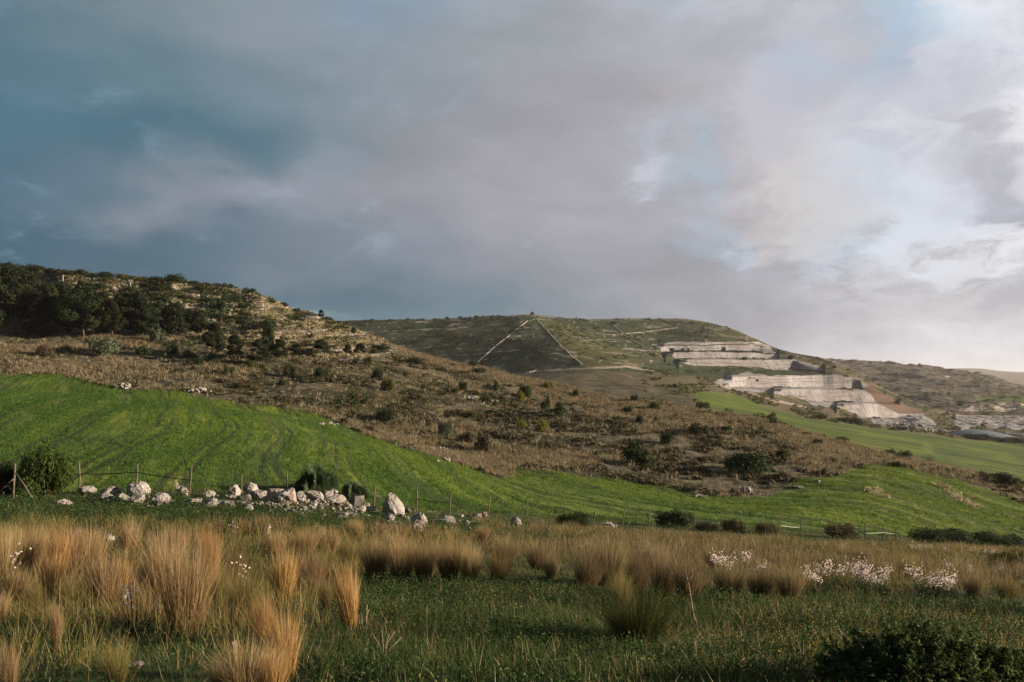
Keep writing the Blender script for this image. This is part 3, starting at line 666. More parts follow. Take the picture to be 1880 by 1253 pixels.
def blades(base, h, w, az, lean, curve, seg=2, fold=None):
    """ribbons from base points: height h, width w, leaning to azimuth az; returns verts, [quads, tris], blade index per vert"""
    N = len(base); dx = np.cos(az); dy = np.sin(az)
    sa = az + pi / 2 + (rng.random(N) - .5) * 2.4 if fold is None else fold
    sx, sy = np.cos(sa), np.sin(sa)
    rows = []
    for i in range(seg + 1):
        t = i / seg; o = (lean * t + curve * t * t) * h
        p = np.stack([base[:, 0] + dx * o, base[:, 1] + dy * o, base[:, 2] + h * (t - .35 * np.abs(curve) * t * t)], 1)
        if i < seg:
            ww = (w * (1 - .75 * t * t) * .5)[:, None] * np.stack([sx, sy, np.zeros(N)], 1)
            rows += [p - ww, p + ww]
        else: rows.append(p)
    k = 2 * seg + 1
    V = np.stack(rows, 1).reshape(-1, 3); b0 = np.arange(N)[:, None] * k
    qs = np.concatenate([b0 + np.array([[2 * i, 2 * i + 1, 2 * i + 3, 2 * i + 2]]) for i in range(seg - 1)]) if seg > 1 else np.zeros((0, 4), int)
    ts = b0 + np.array([[2 * seg - 2, 2 * seg - 1, 2 * seg]])
    return V, [qs, ts], np.repeat(np.arange(N), k)

def leaves(pos, nrm, size, asp=.45):
    """rhombic leaves: centre, normal (N,3), length"""
    N = len(pos); r = rng.normal(size=(N, 3)); nrm = nrm / (np.linalg.norm(nrm, axis=1, keepdims=True) + 1e-9)
    a = np.cross(nrm, r); a /= np.linalg.norm(a, axis=1, keepdims=True) + 1e-9; b = np.cross(nrm, a)
    s = np.broadcast_to(np.asarray(size, float).reshape(-1, 1), (N, 1)) * .5
    V = np.stack([pos - a * s, pos - b * s * asp + nrm * s * .15, pos + a * s, pos + b * s * asp + nrm * s * .15], 1).reshape(-1, 3)
    return V, (np.arange(N)[:, None] * 4 + np.arange(4)[None]), np.repeat(np.arange(N), 4)

def join(parts):
    """parts: (verts, [faces...], rnd) -> one mesh's arrays"""
    V, Fs, R = [], {}, []; n = 0
    for v, fs, r in parts:
        V.append(v); R.append(r)
        for f in (fs if isinstance(fs, list) else [fs]):
            if len(f): Fs.setdefault(f.shape[1], []).append(np.asarray(f) + n)
        n += len(v)
    return np.concatenate(V), [np.concatenate(x) for x in Fs.values()], np.concatenate(R)

def tube(pts, rad, n=6):
    pts = np.asarray(pts, float); K = len(pts); rad = np.broadcast_to(np.asarray(rad, float), (K,))
    tan = np.gradient(pts, axis=0); tan /= np.linalg.norm(tan, axis=1, keepdims=True) + 1e-9
    ref = np.array([.3, .2, 1.0]) if abs(tan[0][2]) < .8 else np.array([1.0, .2, .1])
    a = np.cross(tan, ref); a /= np.linalg.norm(a, axis=1, keepdims=True) + 1e-9; b = np.cross(tan, a)
    th = np.linspace(0, 2 * pi, n, endpoint=False)
    V = (pts[:, None] + rad[:, None, None] * (a[:, None] * np.cos(th)[None, :, None] + b[:, None] * np.sin(th)[None, :, None])).reshape(-1, 3)
    q = []
    for k in range(K - 1):
        for i in range(n):
            j = (i + 1) % n; q.append([k * n + i, k * n + j, (k + 1) * n + j, (k + 1) * n + i])
    V = np.vstack([V, pts[:1], pts[-1:]]); t = []
    for i in range(n):
        j = (i + 1) % n; t += [[K * n, j, i], [K * n + 1, (K - 1) * n + i, (K - 1) * n + j]]
    return V, [np.array(q), np.array(t)], np.zeros(len(V))
def tube_mesh(name, tubes, mat):
    V, fs, r = join([tube(*a) for a in tubes]); return mesh_np(name, V, fs, mat, {'rnd': r}, True)

def tussock_mesh(name, mat, n=420, r0=.13, spread=.34, hmin=.55, bend=.25, wind=.05, w=.0048, tall=0):
    n = int(n * 1.5)
    a = rng.random(n) * 2 * pi; r = r0 * np.sqrt(rng.random(n)); base = np.stack([r * np.cos(a), r * np.sin(a), np.full(n, -.03)], 1)
    h = hmin + (1 - hmin) * rng.random(n) ** .8; h = h * (1 - .35 * (r / r0) ** 3 * rng.random(n))
    lean = spread * 1.25 * (.25 + .75 * r / r0) * rng.random(n); cur = bend * 1.5 * rng.random(n) ** 2.2
    az = a + rng.normal(size=n) * .7
    V, fs, i = blades(base, h, w * (.7 + .6 * rng.random(n)), az, lean, cur, 3)
    V[:, 0] += wind * V[:, 2].clip(0) ** 1.5
    K_ = rng.random(n) < .06; kk = K_[i] & (V[:, 2] > .3); V[kk, 2] = .3 + (V[kk, 2] - .3) * .35; V[kk, 0] += (rng.random(n)[i][kk] - .5) * .3
    tz = np.tile(np.array([0, 0, 1, 1, 2, 2, 3]) / 3, n); rnd = rng.random(n); parts = [(V, fs, np.clip(.62 * rnd[i] + .38 * tz, 0, 1))]
    return mesh_np(name, *join(parts)[:2], mat, {'rnd': join(parts)[2]})

def lobes_shrub(n, flat=.75, top=1.0):
    L = []
    for k in range(n):
        a = rng.random() * 2 * pi; r = .62 * math.sqrt(rng.random()); z = flat * (.30 + .45 * rng.random()) * (1 - .45 * r)
        s = .22 + .18 * rng.random(); L.append(((r * cos(a), r * sin(a), z), (s, s, s * .85)))
    return L
def leaf_cloud(lobes, n, size, mat, name, asp=.5, gap=.0, spiky=0):
    c = np.array([l[0] for l in lobes]); s = np.array([l[1] for l in lobes])
    p = s[:, 0] * s[:, 2]; i = rng.choice(len(lobes), n, p=p / p.sum())
    d = rng.normal(size=(n, 3)); d /= np.linalg.norm(d, axis=1, keepdims=True); rr = (.50 + .55 * rng.random(n) ** .6)[:, None]
    pos = c[i] + d * s[i] * rr; pos[:, 2] = np.abs(pos[:, 2]) * .98 + .01
    nz = d + rng.normal(size=(n, 3)) * .6; nz[:, 2] += .3
    if gap:
        k = fbm(pos[:, 0] * 5 + 7, pos[:, 2] * 5 + pos[:, 1] * 4, 90, 2) > gap; pos, nz, i = pos[k], nz[k], i[k]
    V, f, ix = leaves(pos, nz, size * (.6 + .8 * rng.random(len(pos))), asp)
    lob = rng.random(len(lobes)); rnd = np.clip(.55 * lob[i] + .45 * rng.random(len(pos)), 0, 1)
    return mesh_np(name, V, f, mat, {'rnd': rnd[ix]})

def pine_lobes(slim):
    L = []
    for k in range(34):
        z = .22 + .74 * rng.random(); R = (.30 if slim else .40) * (1 - ((z - .34) / .68) ** 2 if z > .34 else .75 + .25 * (z - .2) / .14) + .03
        a = rng.random() * 2 * pi; r = R * math.sqrt(.2 + .8 * rng.random()) * .8; s = .07 + .075 * rng.random()
        L.append(((r * cos(a), r * sin(a), z), (s * 1.25, s * 1.25, s * .8)))
    L.append(((.02, 0, .93), (.06, .06, .07)))
    return L
M['scrub_leaf'] = leaf_mat('ledge_scrub', [(.0, (.018, .022, .009)), (.6, (.046, .050, .018)), (1, (.095, .090, .034))], .2)
M['lentisk_leaf'] = leaf_mat('lentisk_leaves', [(.0, (.016, .034, .008)), (.6, (.048, .085, .016)), (1, (.10, .14, .03))], .25)  # brighter green leaves, one colour range for the whole bush
M['gold'] = leaf_mat('golden_straw', [(.0, (.10, .055, .018)), (.25, (.20, .115, .040)), (.55, (.33, .20, .075)), (.85, (.50, .345, .17)), (1, (.60, .47, .29))], .4)
def trunk_mesh(name, h, r, mat, limbs=6):
    tb = [([(0, 0, -.05), (.012, .004, h * .3), (.0, .012, h * .65), (.01, 0, h)], [r, r * .8, r * .5, r * .15], 7)]
    for k in range(limbs):
        a = rng.random() * 2 * pi; z = h * (.25 + .6 * rng.random()); l = .22 * (1 - z)
        tb.append(([(0, 0, z), (l * .5 * cos(a), l * .5 * sin(a), z + l * .25), (l * cos(a), l * sin(a), z + l * .55)], [r * .35, r * .25, r * .1], 5))
    return tube_mesh(name, tb, mat)

PINE = [(leaf_cloud(pine_lobes(k % 2), 11000, .050, M['pine_leaf'], 'pine_crown', .36, .34), trunk_mesh('pine_trunk', .9, .018, M['bark'])) for k in range(5)]
SHRUB = [leaf_cloud(lobes_shrub(9 + 2 * k), 2600, .10, M['dark_leaf'], 'shrub_foliage', .5, .36) for k in range(5)]
BUSH = [leaf_cloud(lobes_shrub(14), 9000, .055, M['dark_leaf'], 'bush_foliage', .5, .36) for k in range(3)]
STEMS = tube_mesh('shrub_stems', [([(0, 0, -.05), (.14 * cos(a), .14 * sin(a), .18), (.34 * cos(a + .3), .34 * sin(a + .3), .48)], [.03, .02, .008], 5) for a in np.linspace(0, 5.6, 7)], M['bark'])

def rock_mesh(seed, angular=True):
    import bmesh
    r = np.random.default_rng(seed); bm = bmesh.new(); bmesh.ops.create_icosphere(bm, subdivisions=5 if False else 4, radius=1)
    P = np.array([v.co[:] for v in bm.verts])
    for k in range(18 if angular else 10):
        n = r.normal(size=3); n /= np.linalg.norm(n); d = (.48 if angular else .66) + .32 * r.random()
        t = P @ n; P = P - np.outer(np.maximum(t - d, 0), n)
    q = P + seed * 3.7
    nz = (fbm(q[:, 0] * 2.1 + q[:, 2], q[:, 1] * 2.1 + q[:, 2] * 1.3, seed, 4) - .5)
    nf = (fbm(q[:, 0] * 8 + q[:, 2] * 5, q[:, 1] * 8 - q[:, 2] * 6, seed + 3, 3) - .5)
    P = P * (1 + .40 * nz + .17 * nf)[:, None]
    lo, hi = P.min(0), P.max(0); P = (P - (lo + hi) / 2) / (hi - lo)       # unit box centred on the origin
    for v, p in zip(bm.verts, P): v.co = p
    me = bpy.data.meshes.new('rock'); bm.to_mesh(me); bm.free(); me.materials.append(M['rock']); return me
ROCK = [rock_mesh(s) for s in range(1, 9)] + [rock_mesh(s, False) for s in range(9, 13)]
def egg_mesh():
    me = ROCK[8].copy(); a = np.empty(len(me.vertices) * 3, np.float32); me.vertices.foreach_get('co', a); a = a.reshape(-1, 3)
    t = a[:, 2] + .5; k = 1.08 - .55 * t ** 1.6; a[:, 0] = a[:, 0] * k - .10 * t + .05; a[:, 1] *= k; a[:, 0] -= .10 * np.maximum(t - .5, 0)
    q = (fbm(a[:, 0] * 9 + a[:, 1] * 4, a[:, 2] * 9 + a[:, 1] * 5, 77, 3) - .5) * .05; a *= (1 + q)[:, None]
    me.vertices.foreach_set('co', a.ravel()); me.update(); return me
ROCK.append(egg_mesh())

def set_mat(o, m):
    o.material_slots[0].link = 'OBJECT'; o.material_slots[0].material = m

def asphodel_meshes(seed, spike=False):
    r = np.random.default_rng(seed); lv = 34
    a = r.random(lv) * 2 * pi; base = np.zeros((lv, 3)); base[:, :2] = (r.random((lv, 2)) - .5) * .10
    V, fs, i = blades(base, .32 + .22 * r.random(lv), np.full(lv, .020), a, .35 + .5 * r.random(lv), .5 * r.random(lv), 4)
    leaf = mesh_np('asphodel_leaves', V, fs, M['strap'], {'rnd': r.random(lv)[i]})
    tubes, fl = [], []
    for k in range(r.integers(2, 4) if spike else r.integers(3, 5)):
        aa = r.random() * 2 * pi; rr_ = (.03 + .13 * r.random()) if spike else (.14 + .34 * r.random()); tip = np.array([rr_ * cos(aa), rr_ * sin(aa), .66 + .34 * r.random()])
        st = [np.array([0, 0, 0.]), tip * [.4, .4, .5], tip]
        tubes.append((st, [.006, .005, .002], 5))
        arms = [(tip, tip - [0, 0, .26])]
        for q in range(0 if spike else r.integers(2, 5)):
            ab = r.random() * 2 * pi; z0 = .5 + .22 * r.random(); b0 = tip * z0 ** 1.0; l = .14 + .10 * r.random()
            b1 = b0 + np.array([cos(ab) * l * .6, sin(ab) * l * .6, l]); tubes.append(([b0, (b0 + b1) / 2 + [cos(ab) * .02, sin(ab) * .02, -.01], b1], [.004, .003, .002], 4)); arms.append((b1, b0 + (b1 - b0) * .25))
        for t1, t0 in arms:
            for q in range(6):
                c = t0 + (t1 - t0) * (q / 5) + r.normal(size=3) * .045
                n = 4; d = r.normal(size=(n, 3)); d /= np.linalg.norm(d, axis=1, keepdims=True)
                fl.append((c + d * .015, d))
    st = tube_mesh('asphodel_stem', tubes, M['bud'])
    P = np.concatenate([f[0] for f in fl]); N_ = np.concatenate([f[1] for f in fl])
    V, f, i = leaves(P, N_, .040, .62)
    return leaf, st, mesh_np('asphodel_flowers', V, f, M['petal'], {'rnd': r.random(len(P))[i]})
ASPH = [asphodel_meshes(s) for s in (3, 4, 5, 8)] + [asphodel_meshes(s, True) for s in (11, 12)]

def frond_mesh(seed):
    r = np.random.default_rng(seed); n = 17; V = []; parts = []
    th = np.linspace(-1.25, 1.25, n)
    for t in th:
        l = .55 * (1 - .12 * abs(t)) * (.9 + .2 * r.random()); dirv = np.array([sin(t), 0, cos(t)]); side = np.array([cos(t), 0, -sin(t)]); nr = np.array([0, 1, 0])
        b = np.array([0, 0, .45]); dr = r.random() * .10
        v = np.array([b, b + dirv * l * .5 + side * .030, b + dirv * l * .5 - side * .030, b + dirv * l + nr * dr * -1])
        parts.append((v, [np.array([[0, 2, 3, 1]])], np.full(4, .3 + .5 * r.random())))
    tv = tube([(0, .0, 0), (0, .01, .22), (0, 0, .46)], [.012, .01, .007], 4); parts.append((tv[0], tv[1], tv[2] + .9))
    V, fs, rr = join(parts); return mesh_np('palm_frond', V, fs, M['palm'], {'rnd': rr})
FROND = [frond_mesh(s) for s in range(3)]
# ------------------------------------------------------------------ placing things
def dims(me):
    a = np.empty(len(me.vertices) * 3, np.float32); me.vertices.foreach_get('co', a); a = a.reshape(-1, 3)
    return (a[:, 0].max() - a[:, 0].min() + a[:, 1].max() - a[:, 1].min()) / 2, a[:, 2].max()
DIM = {me.name: dims(me) for me in SHRUB + BUSH + [p[0] for p in PINE]}
def vary(o, a=.05):
    o.rotation_euler = (rng.normal() * a, rng.normal() * a, rng.random() * 6.28)

def shrub(sheet, u, vb, w, h, mat, label, group, cat='shrub', near=False, name='shrub'):
    p = sheet.at(u, vb); k = p.y / F; me = (BUSH if near else SHRUB)[rng.integers(3 if near else 5)]; dw, dh = DIM[me.name]
    sx = w * k / dw; sz = h * k / dh
    if near:
        r = bpy.data.objects.new(name, None); COL.objects.link(r); r.location = p; r.rotation_euler = (0, 0, rng.random() * 6.28)
        o = link('foliage', me, parent=r, scale=(sx, sx, sz)); link('stems', STEMS, parent=r, scale=(sx, sx, sz)); tag(r, label, cat, group)
    else:
        o = link(name, me, p - Vector((0, 0, .03 * h * k)), (0, 0, rng.random() * 6.28), (sx, sx, sz)); tag(o, label, cat, group)
    set_mat(o, M[mat]); return o
def pine(u, vt, vb, w, label, group):
    p = A.at(u, vb); k = p.y / F; H = (vb - vt + 6 * (vb - vt > 50)) * k; c, t = PINE[rng.integers(5)]; dw, dh = DIM[c.name]
    r = bpy.data.objects.new('pine_tree', None); COL.objects.link(r); r.location = p; r.rotation_euler = (rng.normal() * .03, rng.normal() * .03, rng.random() * 6.28)
    sx = w * k / dw * 1.1
    link('crown', c, parent=r, scale=(sx, sx, H / dh)); link('trunk', t, parent=r, scale=(H * .9, H * .9, H)); tag(r, label, 'pine', group)

G1 = 'pines of the dark grove on the left slope'
for a in [
    (-14, 508, 616, 96, 'dark pine half cut off by the photo edge at the near end of the grove'),
    (28, 493, 614, 82, 'tallest pine of the grove, its bare trunk showing under the crown'),
    (8, 505, 598, 70, 'pine crowded behind the tallest pine at the left end of the grove'),
    (60, 503, 602, 66, 'pine with a rounded top just right of the tallest pine'),
    (92, 526, 610, 60, 'shorter pine above the round light green bush at the foot of the grove'),
    (112, 522, 596, 54, 'back row pine with its tip against the rocky slope, left of the broad sunlit pine'),
    (126, 545, 612, 50, 'dark pine filling the gap left of the broad sunlit pine'),
    (154, 522, 620, 76, 'broad sunlit pine in the middle of the grove with low boughs to the right'),
    (186, 541, 604, 52, 'dark pine behind and right of the broad sunlit pine'),
    (206, 556, 618, 40, 'thin pine with a pale bare stem in front of the darker grove'),
    (226, 541, 616, 50, 'pine with an upright crown just right of the thin bare stemmed pine'),
    (250, 539, 618, 54, 'tall pine with sparse yellowish upper boughs in the right half of the grove'),
    (272, 558, 606, 46, 'dark pine in the back row right of the sparse yellowish pine'),
    (294, 561, 619, 48, 'round crowned pine above the second round light green bush'),
    (322, 560, 621, 50, 'pine with its trunk visible, third from the right end of the grove'),
    (346, 566, 616, 46, 'dark round pine, second from the right end of the grove'),
    (44, 512, 600, 60, 'dark pine filling the gap right behind the tallest pine'), (76, 522, 604, 54, 'dark pine squeezed behind the round light green bush at the left end'), (140, 540, 602, 50, 'dark pine close behind the left side of the broad sunlit pine'),
    (172, 552, 618, 40, 'low dark pine touching the right boughs of the broad sunlit pine'), (238, 556, 612, 44, 'dark pine between the upright crowned pine and the sparse yellowish one'), (310, 566, 608, 44, 'back row pine above the gap right of the round crowned pine'), (262, 570, 622, 36, 'small dark pine at the foot of the sparse yellowish one'),
    (366, 570, 618, 40, 'round pine that closes the right end of the grove, against the terraces'),
]: pine(*a, G1)
G2 = 'young pines scattered along the foot of the terraces'
for a in [
    (391, 597, 652, 38, 'young pine standing alone just beyond the right end of the grove'),
    (432, 614, 660, 36, 'bushy young pine, first of the row beyond the lone young pine'),
    (474, 622, 670, 40, 'widest young pine of the row under the terraces, branches to the ground'),
    (491, 604, 660, 30, 'slim dark young pine rising behind the widest one'),
    (515, 622, 661, 30, 'young pine with a pointed top right of the slim dark one'),
    (545, 631, 656, 28, 'low round young pine in the middle of the row under the terraces'),
    (569, 639, 659, 19, 'smallest young pine of the row, between two larger round ones'),
    (590, 623, 650, 30, 'leaning dark young pine with shoots to the left, under white ledges'),
    (638, 632, 651, 16, 'small pointed young pine below the white ledges, right of the leaning one'),
    (662, 630, 652, 24, 'round young pine near the right end of the terraces'),
]: pine(*a, G2)
pine(589, 569, 584, 13, 'small lone pine standing out on the skyline of the left hill', None)

G3 = 'shrubs on the skyline of the left hill'
for (u, vb, w, h, lab) in [
    (4, 492, 26, 13, 'dark shrub on the hilltop at the left photo edge'), (22, 493, 24, 15, 'rounded dark shrub on the hilltop, second from the photo edge'),
    (46, 497, 26, 13, 'low dark hilltop shrub between two taller ones near the photo edge'), (64, 499, 34, 15, 'wide dark hilltop shrub above the left end of the pine grove'),
    (98, 502, 30, 11, 'flat dark shrub on the skyline above the pines'), (124, 505, 22, 9, 'small skyline shrub just left of the tall twin clump'), (149, 507, 34, 14, 'twin topped dark clump on the skyline above the pines'),
    (172, 509, 24, 8, 'low shrub in a dip of the skyline right of the twin clump'), (194, 510, 34, 13, 'long dark shrub on the skyline, a little right of the twin clump'), (225, 513, 24, 12, 'round skyline shrub midway along the left hilltop'),
    (252, 515, 28, 9, 'flat skyline shrub right of the round one'), (284, 517, 34, 11, 'broad low shrub left of the tallest skyline shrub'), (323, 520, 40, 20, 'tallest wind bent shrub on the skyline of the left hill'),
    (349, 523, 30, 9, 'low shrub trailing right of the tallest skyline shrub'), (418, 530, 20, 12, 'dark domed shrub alone on the falling skyline'), (458, 540, 24, 14, 'dark round shrub on the edge where the left hill steepens'),
    (497, 557, 18, 8, 'small dark shrub on the falling skyline below the round one'), (520, 563, 18, 9, 'little bush on the falling skyline left of the lone pine'), (545, 572, 14, 7, 'tiny tuft of scrub on the skyline beside the lone pine')]:
    shrub(A, u, vb, w, h, 'olive_leaf' if (u * 7) % 3 == 0 else 'dark_leaf', lab, G3)
G4 = 'dark shrubs among the ledges of the left hill'
for (u, vb, w, h, lab) in [
    (368, 536, 44, 14, 'wide dark shrub patch under the skyline between white ledges'), (300, 534, 44, 12, 'long dark shrub patch below the tallest skyline shrub'), (240, 535, 40, 11, 'dark shrub patch above the middle pines of the grove'), (180, 530, 40, 11, 'dark shrub patch behind the pine tips, right of a pale ledge'),
    (425, 556, 36, 22, 'tall dark thicket in the middle of the rocky slope'), (404, 566, 38, 16, 'dark thicket just below and left of the tall thicket'), (385, 556, 28, 12, 'dark shrub on the ledge left of the tall thicket'), (448, 566, 24, 11, 'round shrub at the right end of the middle thicket'),
    (300, 552, 30, 10, 'low shrub on a grassy ledge above the right half of the grove'), (340, 549, 30, 10, 'low shrub on a ledge right of the grassy one'), (492, 606, 36, 24, 'large dark bush among white ledges above the young pines'), (536, 588, 34, 11, 'flat dark bush high on the right shoulder of the rocky slope'),
    (405, 583, 24, 9, 'small shrub between ledges above the lone young pine'), (430, 586, 20, 8, 'little dark shrub on a ledge above the row of young pines'), (649, 613, 13, 15, 'small upright bush near the edge of the left hill'), (700, 643, 42, 12, 'low wide dark bush where a pale path rounds the hill'),
    (685, 649, 16, 9, 'small bush left of the low wide bush on the path'), (570, 620, 14, 7, 'tiny shrub in the middle of the white ledges'), (610, 640, 14, 7, 'tiny shrub at the foot of the white ledges'), (510, 640, 16, 9, 'dark tuft at the foot of the ledges between young pines')]:
    shrub(A, u, vb, w, h, 'dark_leaf', lab, G4)
G5 = 'bushes on the grass below the pine grove'
for (u, vb, w, h, mt, lab) in [
    (76, 617, 62, 40, 'olive_leaf', 'round light green bush under the pines at the left end of the grove'), (291, 628, 32, 28, 'grey_leaf', 'round light green bush under the pines near the right end of the grove'),
    (195, 651, 58, 36, 'grey_leaf', 'large grey green bush alone on the dry grass below the grove'), (265, 653, 36, 22, 'dark_leaf', 'dark green bush right of the large grey green one'), (318, 652, 26, 24, 'dark_leaf', 'upright dark bush below the last pines of the grove'),
    (347, 657, 22, 17, 'dark_leaf', 'small dark bush left of the lone young pine'), (82, 655, 36, 26, 'brown_leaf', 'brownish bush on the dry grass below the left pines'), (122, 645, 24, 15, 'brown_leaf', 'smaller brownish bush beside the large grey green one'),
    (366, 673, 20, 20, 'dark_leaf', 'small bright green bush in dry grass below the lone young pine'), (421, 688, 22, 20, 'dark_leaf', 'dark round bush lower on the dry slope, below the row of young pines'), (390, 660, 22, 16, 'dark_leaf', 'dark bush touching the foot of the lone young pine'),
    (458, 672, 20, 13, 'olive_leaf', 'low olive bush left of the widest young pine'), (446, 712, 40, 12, 'brown_leaf', 'flat dark thicket at the upper edge of the cereal field'), (410, 703, 34, 10, 'brown_leaf', 'flat dark thicket left of the one at the field edge')]:
    shrub(A, u, vb, w, h, mt, lab, G5)
G6 = 'shrubs scattered over the dry grass hillside'
for (u, vb, w, h, mt, lab) in [
    (532, 694, 25, 27, 'dark_leaf', 'dark upright shrub below the young pines, left of a wider one'), (518, 707, 16, 11, 'dark_leaf', 'small low shrub at the foot of the dark upright shrub'), (592, 692, 34, 22, 'dark_leaf', 'wide dark shrub below the leaning young pine'),
    (692, 696, 23, 23, 'dark_leaf', 'dark pointed shrub near the middle of the upper hillside'), (713, 718, 28, 26, 'olive_leaf', 'yellowish shrub below the dark pointed one'), (676, 668, 20, 17, 'olive_leaf', 'olive bush in pale grass under the end of the terraces'),
    (764, 669, 36, 15, 'dark_leaf', 'low wide bush on the crest where the path ends'), (830, 672, 12, 6, 'dark_leaf', 'small dark tuft on the crest right of the low wide bush'), (868, 674, 20, 12, 'dark_leaf', 'dark bush at the foot of the long diagonal wall'), (880, 687, 28, 13, 'dark_leaf', 'wider dark bush just under the one at the foot of the wall'),
    (706, 775, 46, 30, 'dark_leaf', 'large round dark bush above the edge of the cereal field'), (818, 801, 29, 33, 'grey_leaf', 'tall grey green bush in the dark hollow of the hillside'), (674, 794, 28, 15, 'brown_leaf', 'dark domed bush on the very edge of the cereal field'), (633, 779, 18, 14, 'dark_leaf', 'small dark bush on the field edge left of the domed one'),
    (890, 832, 40, 46, 'brown_leaf', 'tall brownish bush low in the hollow above the pale grass strip'), (856, 812, 36, 22, 'brown_leaf', 'reddish low bush left of the tall brownish one'), (850, 717, 17, 22, 'dark_leaf', 'dark conical shrub left of the stony patch'), (911, 718, 14, 21, 'dark_leaf', 'slim dark shrub right of the stony patch'),
    (838, 722, 11, 12, 'olive_leaf', 'small olive shrub at the left foot of the conical one'), (890, 740, 22, 17, 'olive_leaf', 'olive shrub under the stony patch'), (910, 746, 13, 13, 'olive_leaf', 'small olive shrub right of the one under the stony patch'), (862, 767, 28, 15, 'olive_leaf', 'low olive shrub in the dark hollow'),
    (966, 730, 32, 28, 'dark_leaf', 'tall dark shrub below the crest with a yellowish one at its foot'), (958, 738, 18, 20, 'lime_leaf', 'yellowish shrub at the left foot of the tall dark one'), (1005, 714, 24, 15, 'lime_leaf', 'bright yellow green shrub just below the crest'), (1056, 729, 14, 17, 'dark_leaf', 'small dark fir shaped shrub on the crest'),
    (1003, 752, 21, 23, 'dark_leaf', 'dark shrub, left one of a close pair'), (1026, 765, 29, 30, 'dark_leaf', 'dark shrub, larger right one of a close pair'), (958, 786, 19, 19, 'lime_leaf', 'yellow green shrub, left one of two on the mid slope'), (994, 792, 28, 24, 'lime_leaf', 'yellow green shrub, right and larger of two on the mid slope'),
    (975, 806, 18, 12, 'olive_leaf', 'small green shrub below the two yellow green ones'), (1165, 737, 16, 14, 'dark_leaf', 'dark crest shrub against the valley, left of a broader one'), (1202, 754, 27, 18, 'dark_leaf', 'broad dark shrub near the crest above the valley'), (1153, 758, 20, 14, 'dark_leaf', 'low shrub left of and below the broad crest shrub'),
    (1174, 777, 16, 18, 'dark_leaf', 'small dark shrub below the crest, left of a fainter one'), (1205, 776, 14, 14, 'olive_leaf', 'faint olive shrub right of the small dark one'), (1241, 768, 12, 9, 'olive_leaf', 'tiny shrub in pale grass right of the faint olive one'), (1284, 797, 46, 22, 'dark_leaf', 'wide flat dark bush on the right half of the hillside'),
    (1223, 815, 32, 26, 'dark_leaf', 'ragged dark bush above the large round bush'), (1167, 853, 64, 44, 'dark_leaf', 'largest round bush on the hillside, standing above the green field'), (1128, 800, 14, 12, 'olive_leaf', 'small olive shrub above the largest round bush'), (1335, 792, 20, 12, 'dark_leaf', 'low dark shrub right of the wide flat bush'),
    (1380, 872, 84, 52, 'dark_leaf', 'great dark thicket low on the right part of the hillside'), (1345, 862, 36, 30, 'dark_leaf', 'darker lobe at the left side of the great thicket'), (1438, 843, 30, 24, 'olive_leaf', 'round olive bush upper right of the great thicket'), (1500, 818, 20, 14, 'dark_leaf', 'small dark bush near the right shoulder of the hillside'),
    (1480, 802, 22, 10, 'dark_leaf', 'low dark bush on the crest at the right shoulder'), (1545, 808, 28, 11, 'grey_leaf', 'spiky grey green bush against the far green field'), (1635, 830, 24, 13, 'dark_leaf', 'dark bush on the crest, left one of three in the right corner'), (1662, 835, 28, 14, 'dark_leaf', 'dark bush on the crest, middle one of three in the right corner'),
    (1650, 842, 20, 10, 'dark_leaf', 'small dark bush just below the three on the right crest'), (1645, 858, 22, 13, 'dark_leaf', 'dark bush at the top edge of the right green field'), (1515, 872, 20, 14, 'brown_leaf', 'brown bush beside a pale stone left of the right green field'), (1440, 880, 26, 14, 'brown_leaf', 'brown low bush beneath the round olive bush'),
    (1820, 884, 44, 20, 'dark_leaf', 'dark bush in the hedge strip at the right photo edge'), (1850, 893, 50, 26, 'dark_leaf', 'larger dark bush at the end of the hedge strip by the right photo edge'), (1420, 775, 16, 14, 'grey_leaf', 'grey bush on the crest before the valley field'), (1060, 768, 12, 9, 'dark_leaf', 'tiny dark shrub right of the close pair'),
    (745, 740, 16, 10, 'dark_leaf', 'low shrub in the brown middle slope above the large round bush'), (780, 715, 18, 12, 'olive_leaf', 'olive shrub left of the stony patch'), (745, 690, 16, 9, 'olive_leaf', 'flat shrub below the crest path'), (1095, 838, 16, 11, 'dark_leaf', 'small dark shrub left of the largest round bush'), (1290, 850, 20, 14, 'brown_leaf', 'brown bush left of the great thicket')]:
    shrub(A, u, vb, w, h, mt, lab, G6)
G7 = 'shrubs beyond the crest in the valley'
for (u, vb, w, h, mt, lab) in [
    (1288, 757, 36, 22, 'dark_leaf', 'dark bush at the left end of the far green field'), (1337, 768, 24, 20, 'dark_leaf', 'upright dark bush standing before the far green field'), (1418, 772, 20, 16, 'olive_leaf', 'pale bush at the lower edge of the far green field'), (1568, 780, 34, 16, 'dark_leaf', 'dark bush at the foot of the lower quarry face'),
    (1545, 775, 24, 10, 'dark_leaf', 'low bush left of the one at the foot of the quarry face'), (1655, 790, 20, 7, 'dark_leaf', 'low bush between the far green field and the white rubble'), (1790, 806, 60, 10, 'dark_leaf', 'long low thicket behind the far green field on the right'), (1850, 812, 60, 10, 'dark_leaf', 'long low thicket by the quarry floor at the right photo edge'),
    (1505, 770, 30, 10, 'dark_leaf', 'low dark bush above the upper edge of the far green field'), (1235, 712, 20, 8, 'dark_leaf', 'dark bush where the brown mound meets the far green field')]:
    shrub(B, u, vb, w, h, mt, lab, G7)
G8 = 'small shrubs on the skyline of the terraced hill'
